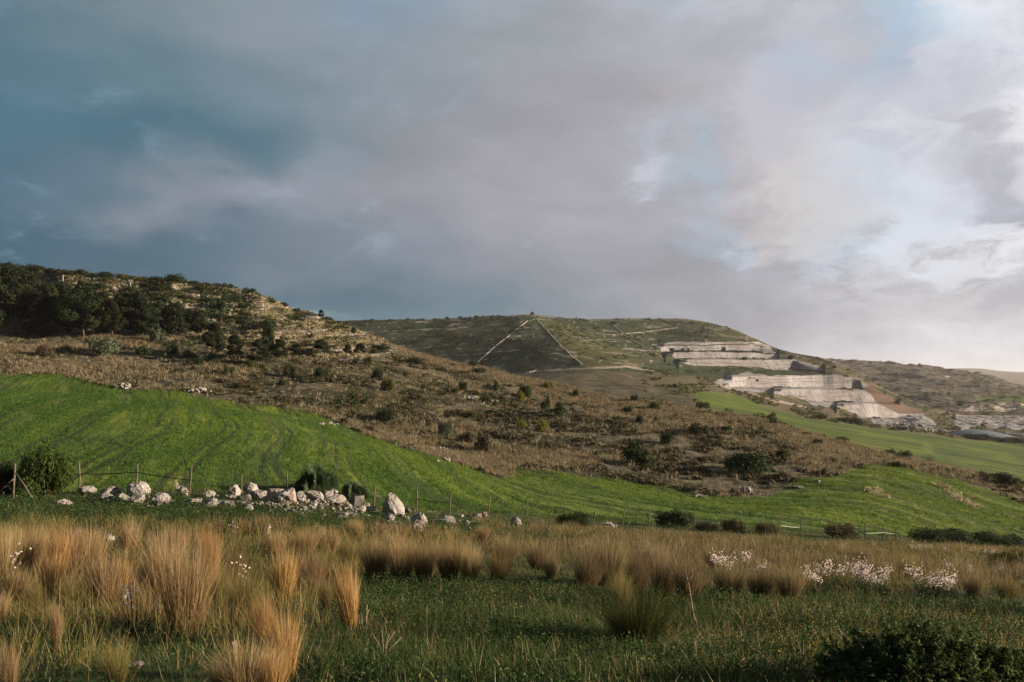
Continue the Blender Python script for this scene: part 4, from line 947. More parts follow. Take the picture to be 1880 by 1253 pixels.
for (u, vb, w, h, lab) in [
    (683, 589, 8, 4, 'tiny shrub near the left end of the terraced hill skyline'), (748, 588, 8, 5, 'dark dot of a tree on the left part of the terraced skyline'), (775, 588, 10, 4, 'low tuft right of the dark dot on the terraced skyline'), (821, 587, 10, 6, 'round bush on the terraced skyline left of the summit'), (845, 585, 9, 5, 'second round bush on the terraced skyline left of the summit'),
    (875, 584, 14, 5, 'flat thicket on the terraced skyline, nearest left of the summit'), (977, 578, 8, 6, 'bush crowning the summit where the two walls meet'), (1125, 597, 12, 9, 'dark bush at the upper end of the wall right of the spur'), (1190, 588, 12, 4, 'low bush on the flat skyline right of the spur'),
    (1337, 606, 6, 4, 'tiny tree on the skyline above the upper quarry face'), (1328, 645, 10, 10, 'green bush growing on a bench in the upper quarry face'), (1366, 661, 12, 7, 'round bush on the lowest bench of the upper quarry face'), (1235, 645, 10, 7, 'dark bush at the left end of the upper quarry bench'), (1254, 645, 9, 6, 'second dark bush on the upper quarry bench'), (1264, 645, 6, 6, 'third and smallest dark bush on the upper quarry bench'),
    (1385, 660, 5, 4, 'tiny dark bush right of the round one on the quarry bench'), (1452, 660, 14, 9, 'dark bush above the end of the cut stone wall of the quarry'), (1390, 701, 8, 5, 'dark bush in a hollow of the lower quarry face'), (1532, 676, 8, 6, 'small bush on the bare edge right of the upper quarry')]:
    shrub(B, u, vb, w, h, 'dark_leaf', lab, G8)
G9 = 'trees on the hazy far slope'
for (u, vb, w, h, lab) in [
    (1632, 668, 14, 6, 'dark clump on the skyline of the hazy far slope'), (1640, 669, 10, 5, 'second dark clump on the hazy skyline'), (1672, 672, 9, 5, 'small tree on the hazy skyline right of the clumps'), (1689, 674, 10, 7, 'tallest tree standing alone on the hazy skyline'), (1530, 673, 7, 5, 'dark bush on the near side of the hazy slope, by the quarry edge'),
    (1742, 726, 7, 7, 'lone round tree low on the hazy far slope'), (1700, 728, 12, 8, 'dark tree beside the far brown mounds'), (1763, 745, 20, 10, 'dark bush on the green mound before the far slope'), (1560, 664, 10, 4, 'low bush on the hazy skyline behind the quarry'), (1745, 681, 8, 4, 'bush where the hazy skyline meets the farthest ridge'), (1795, 686, 14, 4, 'flat thicket on the right end of the hazy skyline')]:
    shrub(D, u, vb, w, h, 'grey_leaf' if u != 1763 else 'dark_leaf', lab, G9, 'tree' if 'tree' in lab else 'shrub', name='tree' if 'tree' in lab else 'shrub')

# bushes along the fence and in the foreground
GN = 'bushes along the fence'
for (u, vb, w, h, mt, lab) in [
    (86, 911, 92, 104, 'lentisk_leaf', 'leafy green bush behind the fence beside the braced post'), (8, 907, 66, 62, 'dark_leaf', 'dark bush behind the fence cut off by the left photo edge'),
    (1050, 968, 58, 30, 'dark_leaf', 'dark domed bush on the fence line left of the stone heap'), (1236, 972, 74, 40, 'dark_leaf', 'largest dark bush on the fence line, spiky topped'), (1345, 978, 44, 28, 'brown_leaf', 'brownish dark bush right of the largest one on the fence line'),
    (1406, 984, 46, 28, 'brown_leaf', 'brownish bush on the fence line with bare twigs'), (1300, 976, 50, 20, 'brown_leaf', 'low scrubby bush between the largest dark bush and its brownish neighbour'), (1545, 990, 64, 30, 'brown_leaf', 'wide brownish bush behind the pale cord of the fence'),
    (1730, 1002, 120, 32, 'dark_leaf', 'long dark thicket at the foot of the right green field'), (1830, 1003, 110, 28, 'dark_leaf', 'right half of the dark thicket, running to the photo edge'), (1862, 1046, 76, 40, 'olive_leaf', 'yellowish topped bush at the right photo edge above the flowers')]:
    shrub(A, u, vb, w, h, mt, lab, GN if u < 1700 else None, 'bush', True, 'bush')

# dwarf fan palms
def palm(u, vb, w, h, n, label):
    p = A.at(u, vb); k = p.y / F; r = bpy.data.objects.new('fan_palm', None); COL.objects.link(r); r.location = p
    tag(r, label, 'palm', 'dwarf fan palms behind the stone heap')
    for i in range(n):
        a = i * 2.4 + rng.random() * .4; tilt = .02 + 1.42 * (i / n) ** .75
        fr = FROND[i % 3]; s = h * k / 1.0 * (.95 + .2 * rng.random()) * (.62 if i % 3 == 2 else 1.0); sw = w * k / 1.5
        link('frond', fr, (0, 0, .08 * h * k), Euler((0, tilt, a), 'XYZ'), (sw * .8, sw * .8, s), parent=r)
    link('trunk', PINE[0][1], (0, 0, -.05), (0, 0, 0), (h * k * 3, h * k * 3, h * k * .35), parent=r)
palm(582, 907, 84, 52, 34, 'larger dwarf fan palm with stiff dark fronds behind the heap of stones')
palm(648, 916, 64, 30, 26, 'smaller dwarf fan palm right of the larger one behind the stones')

# ------------------------------------------------------------------ fence
fence = bpy.data.objects.new('wire_fence', None); COL.objects.link(fence); fence.location = A.at(500, 905)
tag(fence, 'old wire fence on thin crooked wooden posts along the lower edge of the cereal field', 'fence')
def in_fence(o):
    o.parent = fence; o.location = o.location - fence.location; return o
POSTS = [(28, 852, 917, 24), (145, 848, 908, 145), (253, 853, 910, 248), (352, 859, 916, 346), (444, 872, 906, 444), (527, 870, 908, 527), (689, 893, 934, 687), (766, 894, 940, 765), (828, 905, 956, 825), (900, 912, 958, 896), (969, 914, 950, 968), (1037, 921, 952, 1036),
         (1094, 931, 964, 1088), (1148, 930, 968, 1141), (1194, 933, 968, 1190), (1277, 940, 966, 1276), (1324, 941, 968, 1323), (1360, 947, 970, 1355), (1402, 947, 976, 1392), (1434, 946, 980, 1428), (1470, 950, 982, 1469), (1535, 958, 990, 1535), (1561, 958, 988, 1562), (1588, 960, 992, 1588), (1620, 963, 993, 1620), (1645, 971, 995, 1643)]
tops = []
for (ut, vt, vb, ub) in POSTS:
    p = A.at(ub, vb); k = p.y / F; q = Vector(((ut - UC) * k, p.y, (VH - vt) * k)); r = .036 if ub < 300 else .028
    d = q - p; mid = p + d * .5 + Vector((rng.normal() * .015, 0, 0))
    o = tube_mesh('post', [([(0, 0, -.15), tuple(mid - p), tuple(d)], [r * 1.1, r, r * .85], 7)], M['post'])
    in_fence(link('post', o, p)); tops.append((p, d))
for (u1, v1, u2, v2) in [(30, 869, 64, 918), (26, 880, -14, 914)]:
    p = A.at(u2, v2); k = tops[0][0].y / F; q = Vector(((u1 - UC) * k, tops[0][0].y - .05, (VH - v1) * k))
    in_fence(link('brace', tube_mesh('brace', [([(0, 0, -.1), tuple((q - p) * .5), tuple(q - p)], [.03, .029, .026], 6)], M['post']), p))
frac = [.45, .62, .75, .60, .48, .42, .50, .50, .64, .62, .60, .58, .42, .45, .45, .40, .40, .38, .40, .45, .42, .40, .36, .40, .5, .6]
wp = [Vector((tops[0][0].x - 3.2, tops[0][0].y, tops[0][0].z + tops[0][1].z * .45))] + [p + d * f for (p, d), f in zip(tops, frac)]
def sag(pts, s):
    out = []
    for a, b in zip(pts[:-1], pts[1:]):
        L = (b - a).length; n = 6
        for i in range(n):
            t = i / n; out.append(a + (b - a) * t - Vector((0, 0, s * L * 4 * t * (1 - t))))
    return out + [pts[-1]]
w0 = fence.location
for nm, pts, r, mt in (('wire', sag(wp[:20], .012), .015, 'wire'), ('cord', sag(wp[19:], .01), .016, 'rope'), ('wire', sag([x + Vector((0, 0, -.28)) for x in wp[6:22]], .02), .007, 'wire'),
                       ('wire', [tops[3][0] + tops[3][1] * .60, tops[3][0] + Vector((-.25, -.1, .34)), tops[3][0] + Vector((-.40, -.25, .0))], .014, 'wire')):
    in_fence(link(nm, tube_mesh(nm, [([tuple(x - w0) for x in pts], r, 5)], M[mt]), w0))

# ------------------------------------------------------------------ stones
def stone(u, vb, w, h, variant, label, group, mat='rock', rz=None, tilt=.25):
    p = A.at(u, vb); k = p.y / F; W, H = w * k, h * k
    o = link('rock', ROCK[variant], p + Vector((0, W * .25, H * .36)), (rng.normal() * tilt * .4, rng.normal() * tilt * .4, rng.random() * 6.28 if rz is None else rz), (W * .94, W * (.75 + .3 * rng.random()), H * 1.12))
    set_mat(o, M[mat]); return tag(o, label, 'rock', group)
GS = 'rough limestone blocks heaped along the fence'
for (u, vb, w, h, va, mt, lab) in [
    (156, 909, 34, 17, 8, 'rock', 'rounded pale boulder at the foot of the second fence post'), (198, 912, 36, 20, 9, 'rock', 'rounded boulder behind another, left of the large boulder by the third post'), (191, 922, 32, 17, 9, 'rock', 'smooth grey boulder leaning at the front, left of the large boulder'),
    (221, 924, 32, 19, 10, 'rock', 'grey boulder directly in front left of the large boulder'), (249, 911, 42, 28, 8, 'rock', 'large pale boulder with an orange side at the third fence post'), (247, 925, 34, 15, 2, 'rock', 'flat wedge of stone below the large boulder'), (268, 917, 12, 12, 3, 'rock', 'small stone squeezed right of the large boulder'),
    (292, 929, 36, 25, 11, 'rock', 'round grey boulder standing apart right of the large boulder'), (314, 929, 13, 11, 1, 'rock', 'small block next to the round grey boulder'), (334, 914, 22, 24, 5, 'rock', 'slanting slab at the foot of the leaning fence post'), (346, 930, 30, 16, 4, 'rock', 'jagged block in front of the slanting slab'),
    (380, 916, 28, 17, 10, 'rock', 'warm rounded boulder right of the fourth fence post'), (383, 931, 30, 16, 0, 'rock', 'block under the warm rounded boulder'), (399, 918, 12, 10, 6, 'rock', 'small stone right of the warm rounded boulder'), (362, 926, 18, 12, 3, 'rock', 'small dark edged stone between two blocks behind the wire'),
    (419, 932, 28, 12, 2, 'rock', 'flat block at the bottom of the heap below the square grey boulder'), (424, 920, 28, 11, 7, 'rock', 'flat slab wedged under the square grey boulder'), (428, 913, 30, 24, 1, 'rock', 'square grey boulder on top of the heap left of the pointed one'), (460, 910, 28, 26, 5, 'rock', 'tilted pointed pale boulder near the fifth fence post'),
    (449, 922, 24, 16, 4, 'rock_brown', 'dark block under the tilted pointed boulder'), (474, 921, 28, 22, 3, 'rock', 'grey angular block right of the tilted pointed boulder'), (455, 939, 17, 14, 9, 'rock_white', 'pale rounded stone lying in front of the heap'), (440, 930, 24, 12, 6, 'rock_brown', 'dark flat stone in shadow low in the heap'),
    (500, 918, 40, 22, 0, 'rock', 'long grey block in the middle of the heap'), (522, 926, 52, 27, 4, 'rock', 'widest craggy boulder in the middle of the heap'), (534, 904, 15, 18, 5, 'rock_white', 'upright pointed stone on top of the widest boulder'), (549, 924, 22, 18, 7, 'rock', 'warm block right of the widest boulder'),
    (552, 910, 13, 9, 2, 'rock', 'small stone set on the warm block'), (563, 908, 13, 18, 5, 'rock', 'narrow upright stone in front of the larger palm'), (577, 920, 32, 20, 1, 'rock', 'squared boulder with an orange face below the larger palm'), (600, 915, 26, 15, 3, 'rock', 'pale block under the right side of the larger palm'),
    (614, 914, 14, 17, 6, 'rock_white', 'upright pale block between the two palms'), (626, 914, 14, 9, 0, 'rock', 'small stone right of the upright pale block'), (617, 928, 40, 16, 7, 'rock', 'long flat block low in the heap under the palms'), (651, 929, 36, 20, 4, 'rock_brown', 'dark angular block in front of the smaller palm'),
    (572, 936, 17, 13, 1, 'rock_white', 'pale block lying in grass in front of the squared boulder'), (557, 939, 15, 11, 9, 'rock', 'rounded stone left of the pale block in the grass'), (553, 947, 10, 7, 3, 'rock', 'little stone at the lower left of the heap tail'), (587, 935, 13, 9, 2, 'rock', 'little warm stone right of the pale block in the grass'),
    (609, 938, 11, 8, 6, 'rock', 'small stone under the long flat block, left of two'), (622, 939, 13, 10, 0, 'rock', 'small stone under the long flat block, right of two'), (640, 934, 15, 9, 1, 'rock_white', 'small pale stone below the dark angular block'), (662, 941, 22, 13, 3, 'rock', 'left stone of the low pale group right of the palms'),
    (680, 941, 20, 12, 7, 'rock', 'right stone of the low pale group right of the palms'), (672, 933, 16, 9, 2, 'rock', 'rear stone of the low pale group right of the palms'), (594, 949, 11, 7, 9, 'rock_white', 'tiny white stone alone in the grass below the heap'), (628, 953, 24, 13, 4, 'rock', 'jagged stone low in the grass below the heap'), (643, 945, 11, 7, 6, 'rock', 'tiny stone right of the jagged one in the grass'),
    (713, 962, 30, 20, 1, 'rock', 'faceted pale block leaning at the foot of the standing stone'), (766, 973, 38, 34, 6, 'rock', 'craggy cracked boulder right of the standing stone'), (746, 963, 20, 16, 9, 'rock', 'rounded stone between the standing stone and the craggy boulder'), (748, 942, 18, 11, 2, 'rock_brown', 'brown stone behind the craggy boulder'),
    (713, 980, 21, 11, 10, 'rock_white', 'rounded pale stone in the grass below the standing stone'), (686, 975, 14, 9, 8, 'rock_white', 'small pale stone in the grass left below the standing stone'), (733, 970, 20, 8, 0, 'rock', 'flat stone half sunk in grass below the standing stone'), (757, 982, 26, 10, 7, 'rock', 'broken flat stone in front of the craggy boulder'),
    (815, 968, 46, 22, 5, 'rock', 'pyramid shaped pale boulder near the ninth fence post'), (845, 951, 15, 7, 3, 'rock', 'small pale stone beside the ninth fence post'), (872, 955, 28, 11, 2, 'rock_brown', 'flat brownish stone between two fence posts'), (889, 953, 17, 16, 6, 'rock_brown', 'dark brown upright stone at the tenth fence post'),
    (857, 965, 13, 10, 1, 'rock', 'pale stone in front of the flat brownish one'), (828, 975, 16, 7, 0, 'rock_white', 'tiny white stone below the pyramid shaped boulder'), (948, 967, 22, 19, 10, 'rock', 'round pale boulder alone in the grass right of the heap'), (861, 979, 12, 12, 5, 'rock', 'small stone among dry grass below the tenth post')]:
    stone(u, vb, w, h, va, lab, GS, mt)
o = stone(721, 950, 46, 49, 12, 'tall egg shaped standing stone, the largest block of the heap', None, 'rock', .6, 0)
GL = 'pale stones lying loose in the foreground grass'
for (u, vb, w, h, va, mt, lab) in [
    (113, 930, 30, 14, 10, 'rock_white', 'smooth flat oval stone alone on the green bank below the braced post'), (430, 968, 22, 6, 2, 'rock_white', 'thin flat slab in the grass, smaller of two'), (469, 975, 38, 9, 0, 'rock_white', 'thin flat slab in the grass, larger of two'), (200, 993, 18, 15, 6, 'rock_white', 'pale stone showing between two straw tussocks'),
    (1075, 1005, 22, 12, 10, 'rock_white', 'rounded pale stone among dry grass right of centre'), (52, 1170, 22, 9, 3, 'rock', 'pale stone in the shade near the left photo edge'), (85, 1175, 12, 6, 1, 'rock', 'small stone right of the one near the left photo edge'), (428, 1193, 20, 16, 6, 'rock_white', 'white stone behind the tussock at the bottom of the photo'),
    (250, 1228, 26, 12, 7, 'rock', 'warm flat stone in short grass near the bottom edge'), (98, 1224, 13, 9, 4, 'rock', 'small brown stone at the lower left'), (885, 1176, 20, 6, 2, 'rock', 'flat grey stone in the weeds below the tussock row'), (1023, 1168, 22, 9, 3, 'rock', 'grey stone in the weeds left of the green broom'),
    (1327, 1209, 24, 10, 0, 'rock_white', 'pale stone in the weeds right of the green broom'), (1616, 1114, 12, 7, 9, 'rock_white', 'small bluish white stone in front of the white flowers'), (1502, 886, 10, 5, 3, 'rock_white', 'small white stone at the corner of the right green field')]:
    stone(u, vb, w, h, va, lab, GL, mt)
def rubble(spots, label, sheet=A):
    """a far heap of small stones: one mass"""
    P = []
    for (u, v, w, h, n) in spots:
        for i in range(n):
            uu = u + (rng.random() + rng.random() - 1) * w * .5; t = (uu - u) / (w * .5)
            p = sheet.at(uu, v + rng.random() * 3); k = p.y / F; s = (2.5 + 4 * rng.random()) * k * (1.0 if h < 12 else 1.2)
            z = p.z + rng.random() * max(0, 1 - t * t) * h * .55 * k
            V = np.empty(len(ROCK[i % 8].vertices) * 3, np.float32); 
            P.append(((p.x, p.y, z), s))
    return P
low = []
for sd_ in range(4):
    import bmesh
    bm = bmesh.new(); bmesh.ops.create_icosphere(bm, subdivisions=2, radius=.6); r = np.random.default_rng(sd_)
    v_ = np.array([x.co[:] for x in bm.verts]); 
    for k in range(9):
        n = r.normal(size=3); n /= np.linalg.norm(n); v_ = v_ - np.outer(np.maximum(v_ @ n - (.30 + .2 * r.random()), 0), n)
    low.append((v_, np.array([[x.index for x in f.verts] for f in bm.faces]))); bm.free()
def rubble_obj(spots, label, sheet=A, mat='rock'):
    parts = []
    for i, (c, s) in enumerate(rubble(spots, label, sheet)):
        v, f = low[i % 4]; a = rng.random() * 6.28; R = np.array([[cos(a), -sin(a), 0], [sin(a), cos(a), 0], [0, 0, 1]])
        parts.append(((v * (s, s * (.7 + .5 * rng.random()), s * (.5 + .4 * rng.random()))) @ R.T + c, [f], np.full(len(v), rng.random())))
    V, fs, r = join(parts); o = link('rubble', mesh_np('rubble', V, fs, M[mat], {'rnd': r})); tag(o, label, 'rubble', None, 'stuff')
rubble_obj([(806, 828, 46, 14, 60), (820, 845, 40, 8, 24)], 'heap of pale field stones on the edge of the cereal field below the hollow')
rubble_obj([(226, 712, 34, 14, 40), (365, 718, 46, 12, 55)], 'two small heaps of field stones at the top edge of the cereal field')
rubble_obj([(400, 926, 90, 13, 110), (480, 930, 90, 16, 100), (590, 926, 150, 16, 150), (530, 940, 110, 12, 60), (640, 948, 90, 12, 60), (760, 978, 70, 13, 70), (850, 962, 90, 12, 34), (650, 938, 80, 13, 50), (300, 930, 90, 6, 30), (200, 920, 60, 8, 24), (275, 924, 80, 9, 34), (340, 926, 60, 10, 30), (530, 934, 90, 12, 40), (715, 962, 60, 10, 26)], 'small broken stones filling the gaps of the heap along the fence')
rubble_obj([(1115, 967, 44, 16, 60)], 'heap of broken stones by the fence right of the domed bush')
rubble_obj([(1368, 902, 36, 16, 60), (1285, 910, 34, 6, 20), (1180, 880, 60, 6, 30), (1465, 895, 26, 6, 16)], 'white field stones along the upper edge of the green field, right of centre')
rubble_obj([(600, 778, 50, 6, 26), (720, 805, 60, 6, 30), (860, 730, 60, 7, 40), (905, 738, 40, 5, 24)], 'scattered grey stones on the hillside and along its foot')
rubble_obj([(1655, 782, 110, 10, 80), (1700, 790, 60, 6, 40)], 'white quarry rubble at the foot of the reddish slope', B, 'rock_white')
rubble_obj([(1735, 792, 60, 5, 30), (1850, 797, 80, 4, 30)], 'broken rock along the quarry floor', B, 'rock')

# gravel heap, poles, dead stalks
def gravel_heap(u, v, w, h, label):
    p = B.at(u, v); k = p.y / F; n = 40; a = np.linspace(0, 2 * pi, n, endpoint=False); V = [(0, 0, h * k * .98)]; f = []
    for j, (r, z) in enumerate([(.22, .93), (.48, .66), (.80, .22), (1.05, -.15)]):
        jit = 1 + .12 * (vnoise(a * 2 + j, a * 0, 5) - .5)
        V += [(r * jit[i] * w * k * .5 * cos(a[i]), r * jit[i] * w * k * .5 * sin(a[i]), z * h * k) for i in range(n)]
    q = [[1 + j * n + i, 1 + j * n + (i + 1) % n, 1 + (j + 1) * n + (i + 1) % n, 1 + (j + 1) * n + i] for j in range(3) for i in range(n)]
    t = [[0, 1 + (i + 1) % n, 1 + i] for i in range(n)]
    tag(link('gravel_heap', mesh_np('gravel_heap', np.array(V), [np.array(q), np.array(t)], M['gravel'], None, True), p), label, 'gravel heap')
m, t_, b_ = new_mat('blue_grey_gravel'); nn = t_.noise(pos(t_), 1.2, 6, .75).outputs[0]
t_.put(b_.inputs['Base Color'], t_.ramp(nn, [(.3, (.075, .10, .13)), (.6, (.14, .18, .22)), (.75, (.22, .26, .29))])); M['gravel'] = m
gravel_heap(1790, 798, 120, 9, 'smooth blue grey heap of gravel on the quarry floor')
gravel_heap(1876, 802, 70, 6, 'smaller blue grey gravel heap on the quarry floor at the right photo edge')
for (u, vt, vb, lab) in [(115, 505, 524, 'pale upright pole on the hill behind the pine tips'), (239, 514, 528, 'short leaning pole on the hill right of the upright one')]:
    p = A.at(u, vb); k = p.y / F; h = (vb - vt) * k
    o = bpy.data.objects.new('utility_pole', None); COL.objects.link(o); o.location = p; tag(o, lab, 'pole')
    link('shaft', tube_mesh('pole_shaft', [([(0, 0, -.2), (.05, 0, h * .5), (.12 if u < 200 else -.5, 0, h)], [.22, .19, .15], 6)], M['pole']), parent=o)
    link('crossarm', tube_mesh('pole_crossarm', [([(-.5, 0, h * .88), (.6, 0, h * .9)], .07, 5)], M['pole']), parent=o)
def stalk(u, vb, pts, label):
    p = A.at(u, vb); k = p.y / F
    tb = [([(x * k, y * k, z * k) for (x, y, z) in pl], np.linspace(r0, r0 * .4, len(pl)), 5) for pl, r0 in pts]
    tag(link('dead_stalk', tube_mesh('dead_stalk', tb, M['stalk']), p), label, 'dead stalk', 'bare dead stalks in the foreground')
stalk(1268, 1150, [([(12, 0, 0), (6, 2, 18), (2, 2, 45), (-4, 0, 80), (-10, 0, 100)], .008), ([(-4, 0, 80), (-18, 2, 96), (-34, 0, 104)], .006), ([(-4, 0, 80), (4, 0, 96), (2, 0, 108)], .005)], 'tall forked dead stalk against the right tussocks')
stalk(672, 1152, [([(0, 0, 0), (1, 0, 20), (2, 0, 42)], .007), ([(1, 0, 20), (6, 0, 34)], .004)], 'short pale dead stem standing right of an orange tussock')
stalk(1350, 1180, [([(-18, 0, 2), (0, 4, 10), (24, 8, 14)], .007), ([(0, 4, 10), (10, 0, 20)], .005)], 'pale dead twig lying on the green weeds')
stalk(1360, 1235, [([(-24, 0, 0), (-4, 3, 14), (10, 6, 26)], .007), ([(-4, 3, 14), (6, 0, 8)], .005)], 'forked dead twig lying near the bottom edge')
stalk(705, 1215, [([(0, 0, 0), (-8, 0, 30), (-22, 0, 52)], .004), ([(0, 0, 0), (-2, 0, 36), (-4, 0, 58)], .004), ([(0, 0, 0), (6, 0, 34), (20, 0, 56)], .004), ([(0, 0, 0), (3, 2, 30), (9, 2, 50)], .004), ([(0, 0, 0), (12, 2, 24), (32, 2, 44)], .004)], 'spray of grey dead stems fanning from one foot')
stalk(1060, 1075, [([(0, 0, 0), (-4, 0, 24), (-6, 0, 44)], .009)], 'thick pale dead stem between two tussocks of the row')
stalk(870, 1062, [([(0, 0, 0), (1, 0, 12), (10, 0, 22), (18, 0, 30)], .007)], 'crooked pale twig leaning out of the tussock row')

# walls on the terraced hill
def dry_wall(line, label, wd=1.4, ht=1.5, rag=.35):
    fine = []
    for (a, b), (c, d) in zip(line[:-1], line[1:]):
        m = max(1, int(math.hypot(c - a, d - b) / 7)); fine += [(a + (c - a) * i / m + (rng.random() - .5) * 1.5, b + (d - b) * i / m + (rng.random() - .5) * .6) for i in range(m)]
    line = fine + [line[-1]]
    pts = []; 
    for (a, b), (c, d) in zip(line[:-1], line[1:]):
        n = max(2, int(math.hypot(c - a, d - b) / 1.5))
        for i in range(n): pts.append(B.at(a + (c - a) * i / n, b + (d - b) * i / n))
    pts.append(B.at(*line[-1])); P = np.array([p[:] for p in pts])
    T = np.gradient(P[:, :2], axis=0); T /= np.linalg.norm(T, axis=1, keepdims=True) + 1e-9; N_ = np.stack([-T[:, 1], T[:, 0]], 1)
    V = []
    for i, p in enumerate(P):
        h = ht * (1 - rag * rng.random()) * (.15 if vnoise(np.array(i / 5.0), np.array(3.0), len(label)) > .72 else 1); w = wd * (.8 + .4 * rng.random())
        for sx, z in ((-.6, -.6), (-.42, h), (.42, h * .97), (.6, -.6)): V.append((p[0] + N_[i, 0] * sx * w, p[1] + N_[i, 1] * sx * w, p[2] + z))
    n = len(P); q = [[i * 4 + j, i * 4 + (j + 1) % 4, i * 4 + 4 + (j + 1) % 4, i * 4 + 4 + j] for i in range(n - 1) for j in range(4)] + [[0, 1, 2, 3], [n * 4 - 1, n * 4 - 2, n * 4 - 3, n * 4 - 4]]
    o = link('stone_wall', mesh_np('stone_wall', np.array(V), np.array(q), M['wall'])); tag(o, label, 'stone wall', 'dry stone walls on the terraced hill')
m, t_, b_ = new_mat('dry_stone_wall'); nn = t_.noise(pos(t_), .9, 5, .75).outputs[0]
t_.put(b_.inputs['Base Color'], t_.ramp(nn, [(.3, (.10, .09, .075)), (.5, (.21, .20, .175)), (.7, (.29, .275, .245))])); M['wall'] = m
for ln, lab, k in [
    ([(874, 669), (905, 641), (940, 612), (968, 590)], 'straight pale wall climbing the dark face to the left of the summit', 1.0), ([(968, 590), (985, 586)], 'short level wall joining the two diagonal walls near the summit', .7),
    ([(979, 580), (1000, 604), (1030, 636), (1050, 655), (1068, 671)], 'pale wall running down the spur from the summit to the track', 1.1), ([(1126, 598), (1148, 618), (1180, 638), (1205, 652), (1218, 662)], 'pale wall descending the slope right of the spur towards the quarry', 1.0),
    ([(1213, 585), (1228, 593), (1245, 602)], 'short diagonal wall at the top of the hill above the quarry', .8), ([(1283, 603), (1310, 612), (1345, 626)], 'faint diagonal wall above the upper quarry face', .6), ([(1245, 602), (1215, 606), (1180, 611), (1125, 615)], 'faint level wall crossing the upper slope right of the spur', .6),
    ([(985, 586), (1010, 588), (1030, 593)], 'stubby wall on the sunlit shoulder right of the summit', .5), ([(930, 690), (970, 685), (985, 681)], 'low pale wall beside the track at the foot of the dark face', .9)]:
    dry_wall(ln, lab, .85 * k, 1.1 * k, .8)
# ------------------------------------------------------------------ grass tussocks, one by one
TUS = [tussock_mesh('tussock', M['straw'], 520, .13, .30, .50, .22), tussock_mesh('tussock', M['straw'], 620, .17, .36, .55, .30), tussock_mesh('tussock', M['straw'], 460, .10, .22, .60, .14),
       tussock_mesh('tussock', M['straw'], 640, .20, .44, .50, .42), tussock_mesh('tussock', M['straw'], 560, .14, .34, .45, .55)]
def dims_core(me):
    a = np.empty(len(me.vertices) * 3, np.float32); me.vertices.foreach_get('co', a); a = a.reshape(-1, 3); a = a[a[:, 2] > .5]
    return np.percentile(a[:, 0], 94) - np.percentile(a[:, 0], 6), np.percentile(a[:, 2], 99.7)
TDIM = [dims_core(m) for m in TUS]
GT = 'straw coloured grass tussocks in the foreground'
def tuss(u, vb, vt, w, va, mat, label, lean=0.0):
    p = A.at(u, vb); k = p.y / F; dw, dh = TDIM[va]; h = (vb - vt) * k * 1.08
    o = link('grass_tussock', TUS[va], p, (rng.normal() * .05, lean + rng.normal() * .04, rng.random() * 6.28), (w * k / dw * .86, w * k / dw * .86, h / dh))
    if lean: o.rotation_euler = (0, lean, rng.normal() * .2)
    set_mat(o, M['gold' if 'orange' in label or 'reddish' in label else mat]); tag(o, label, 'grass tussock', GT)
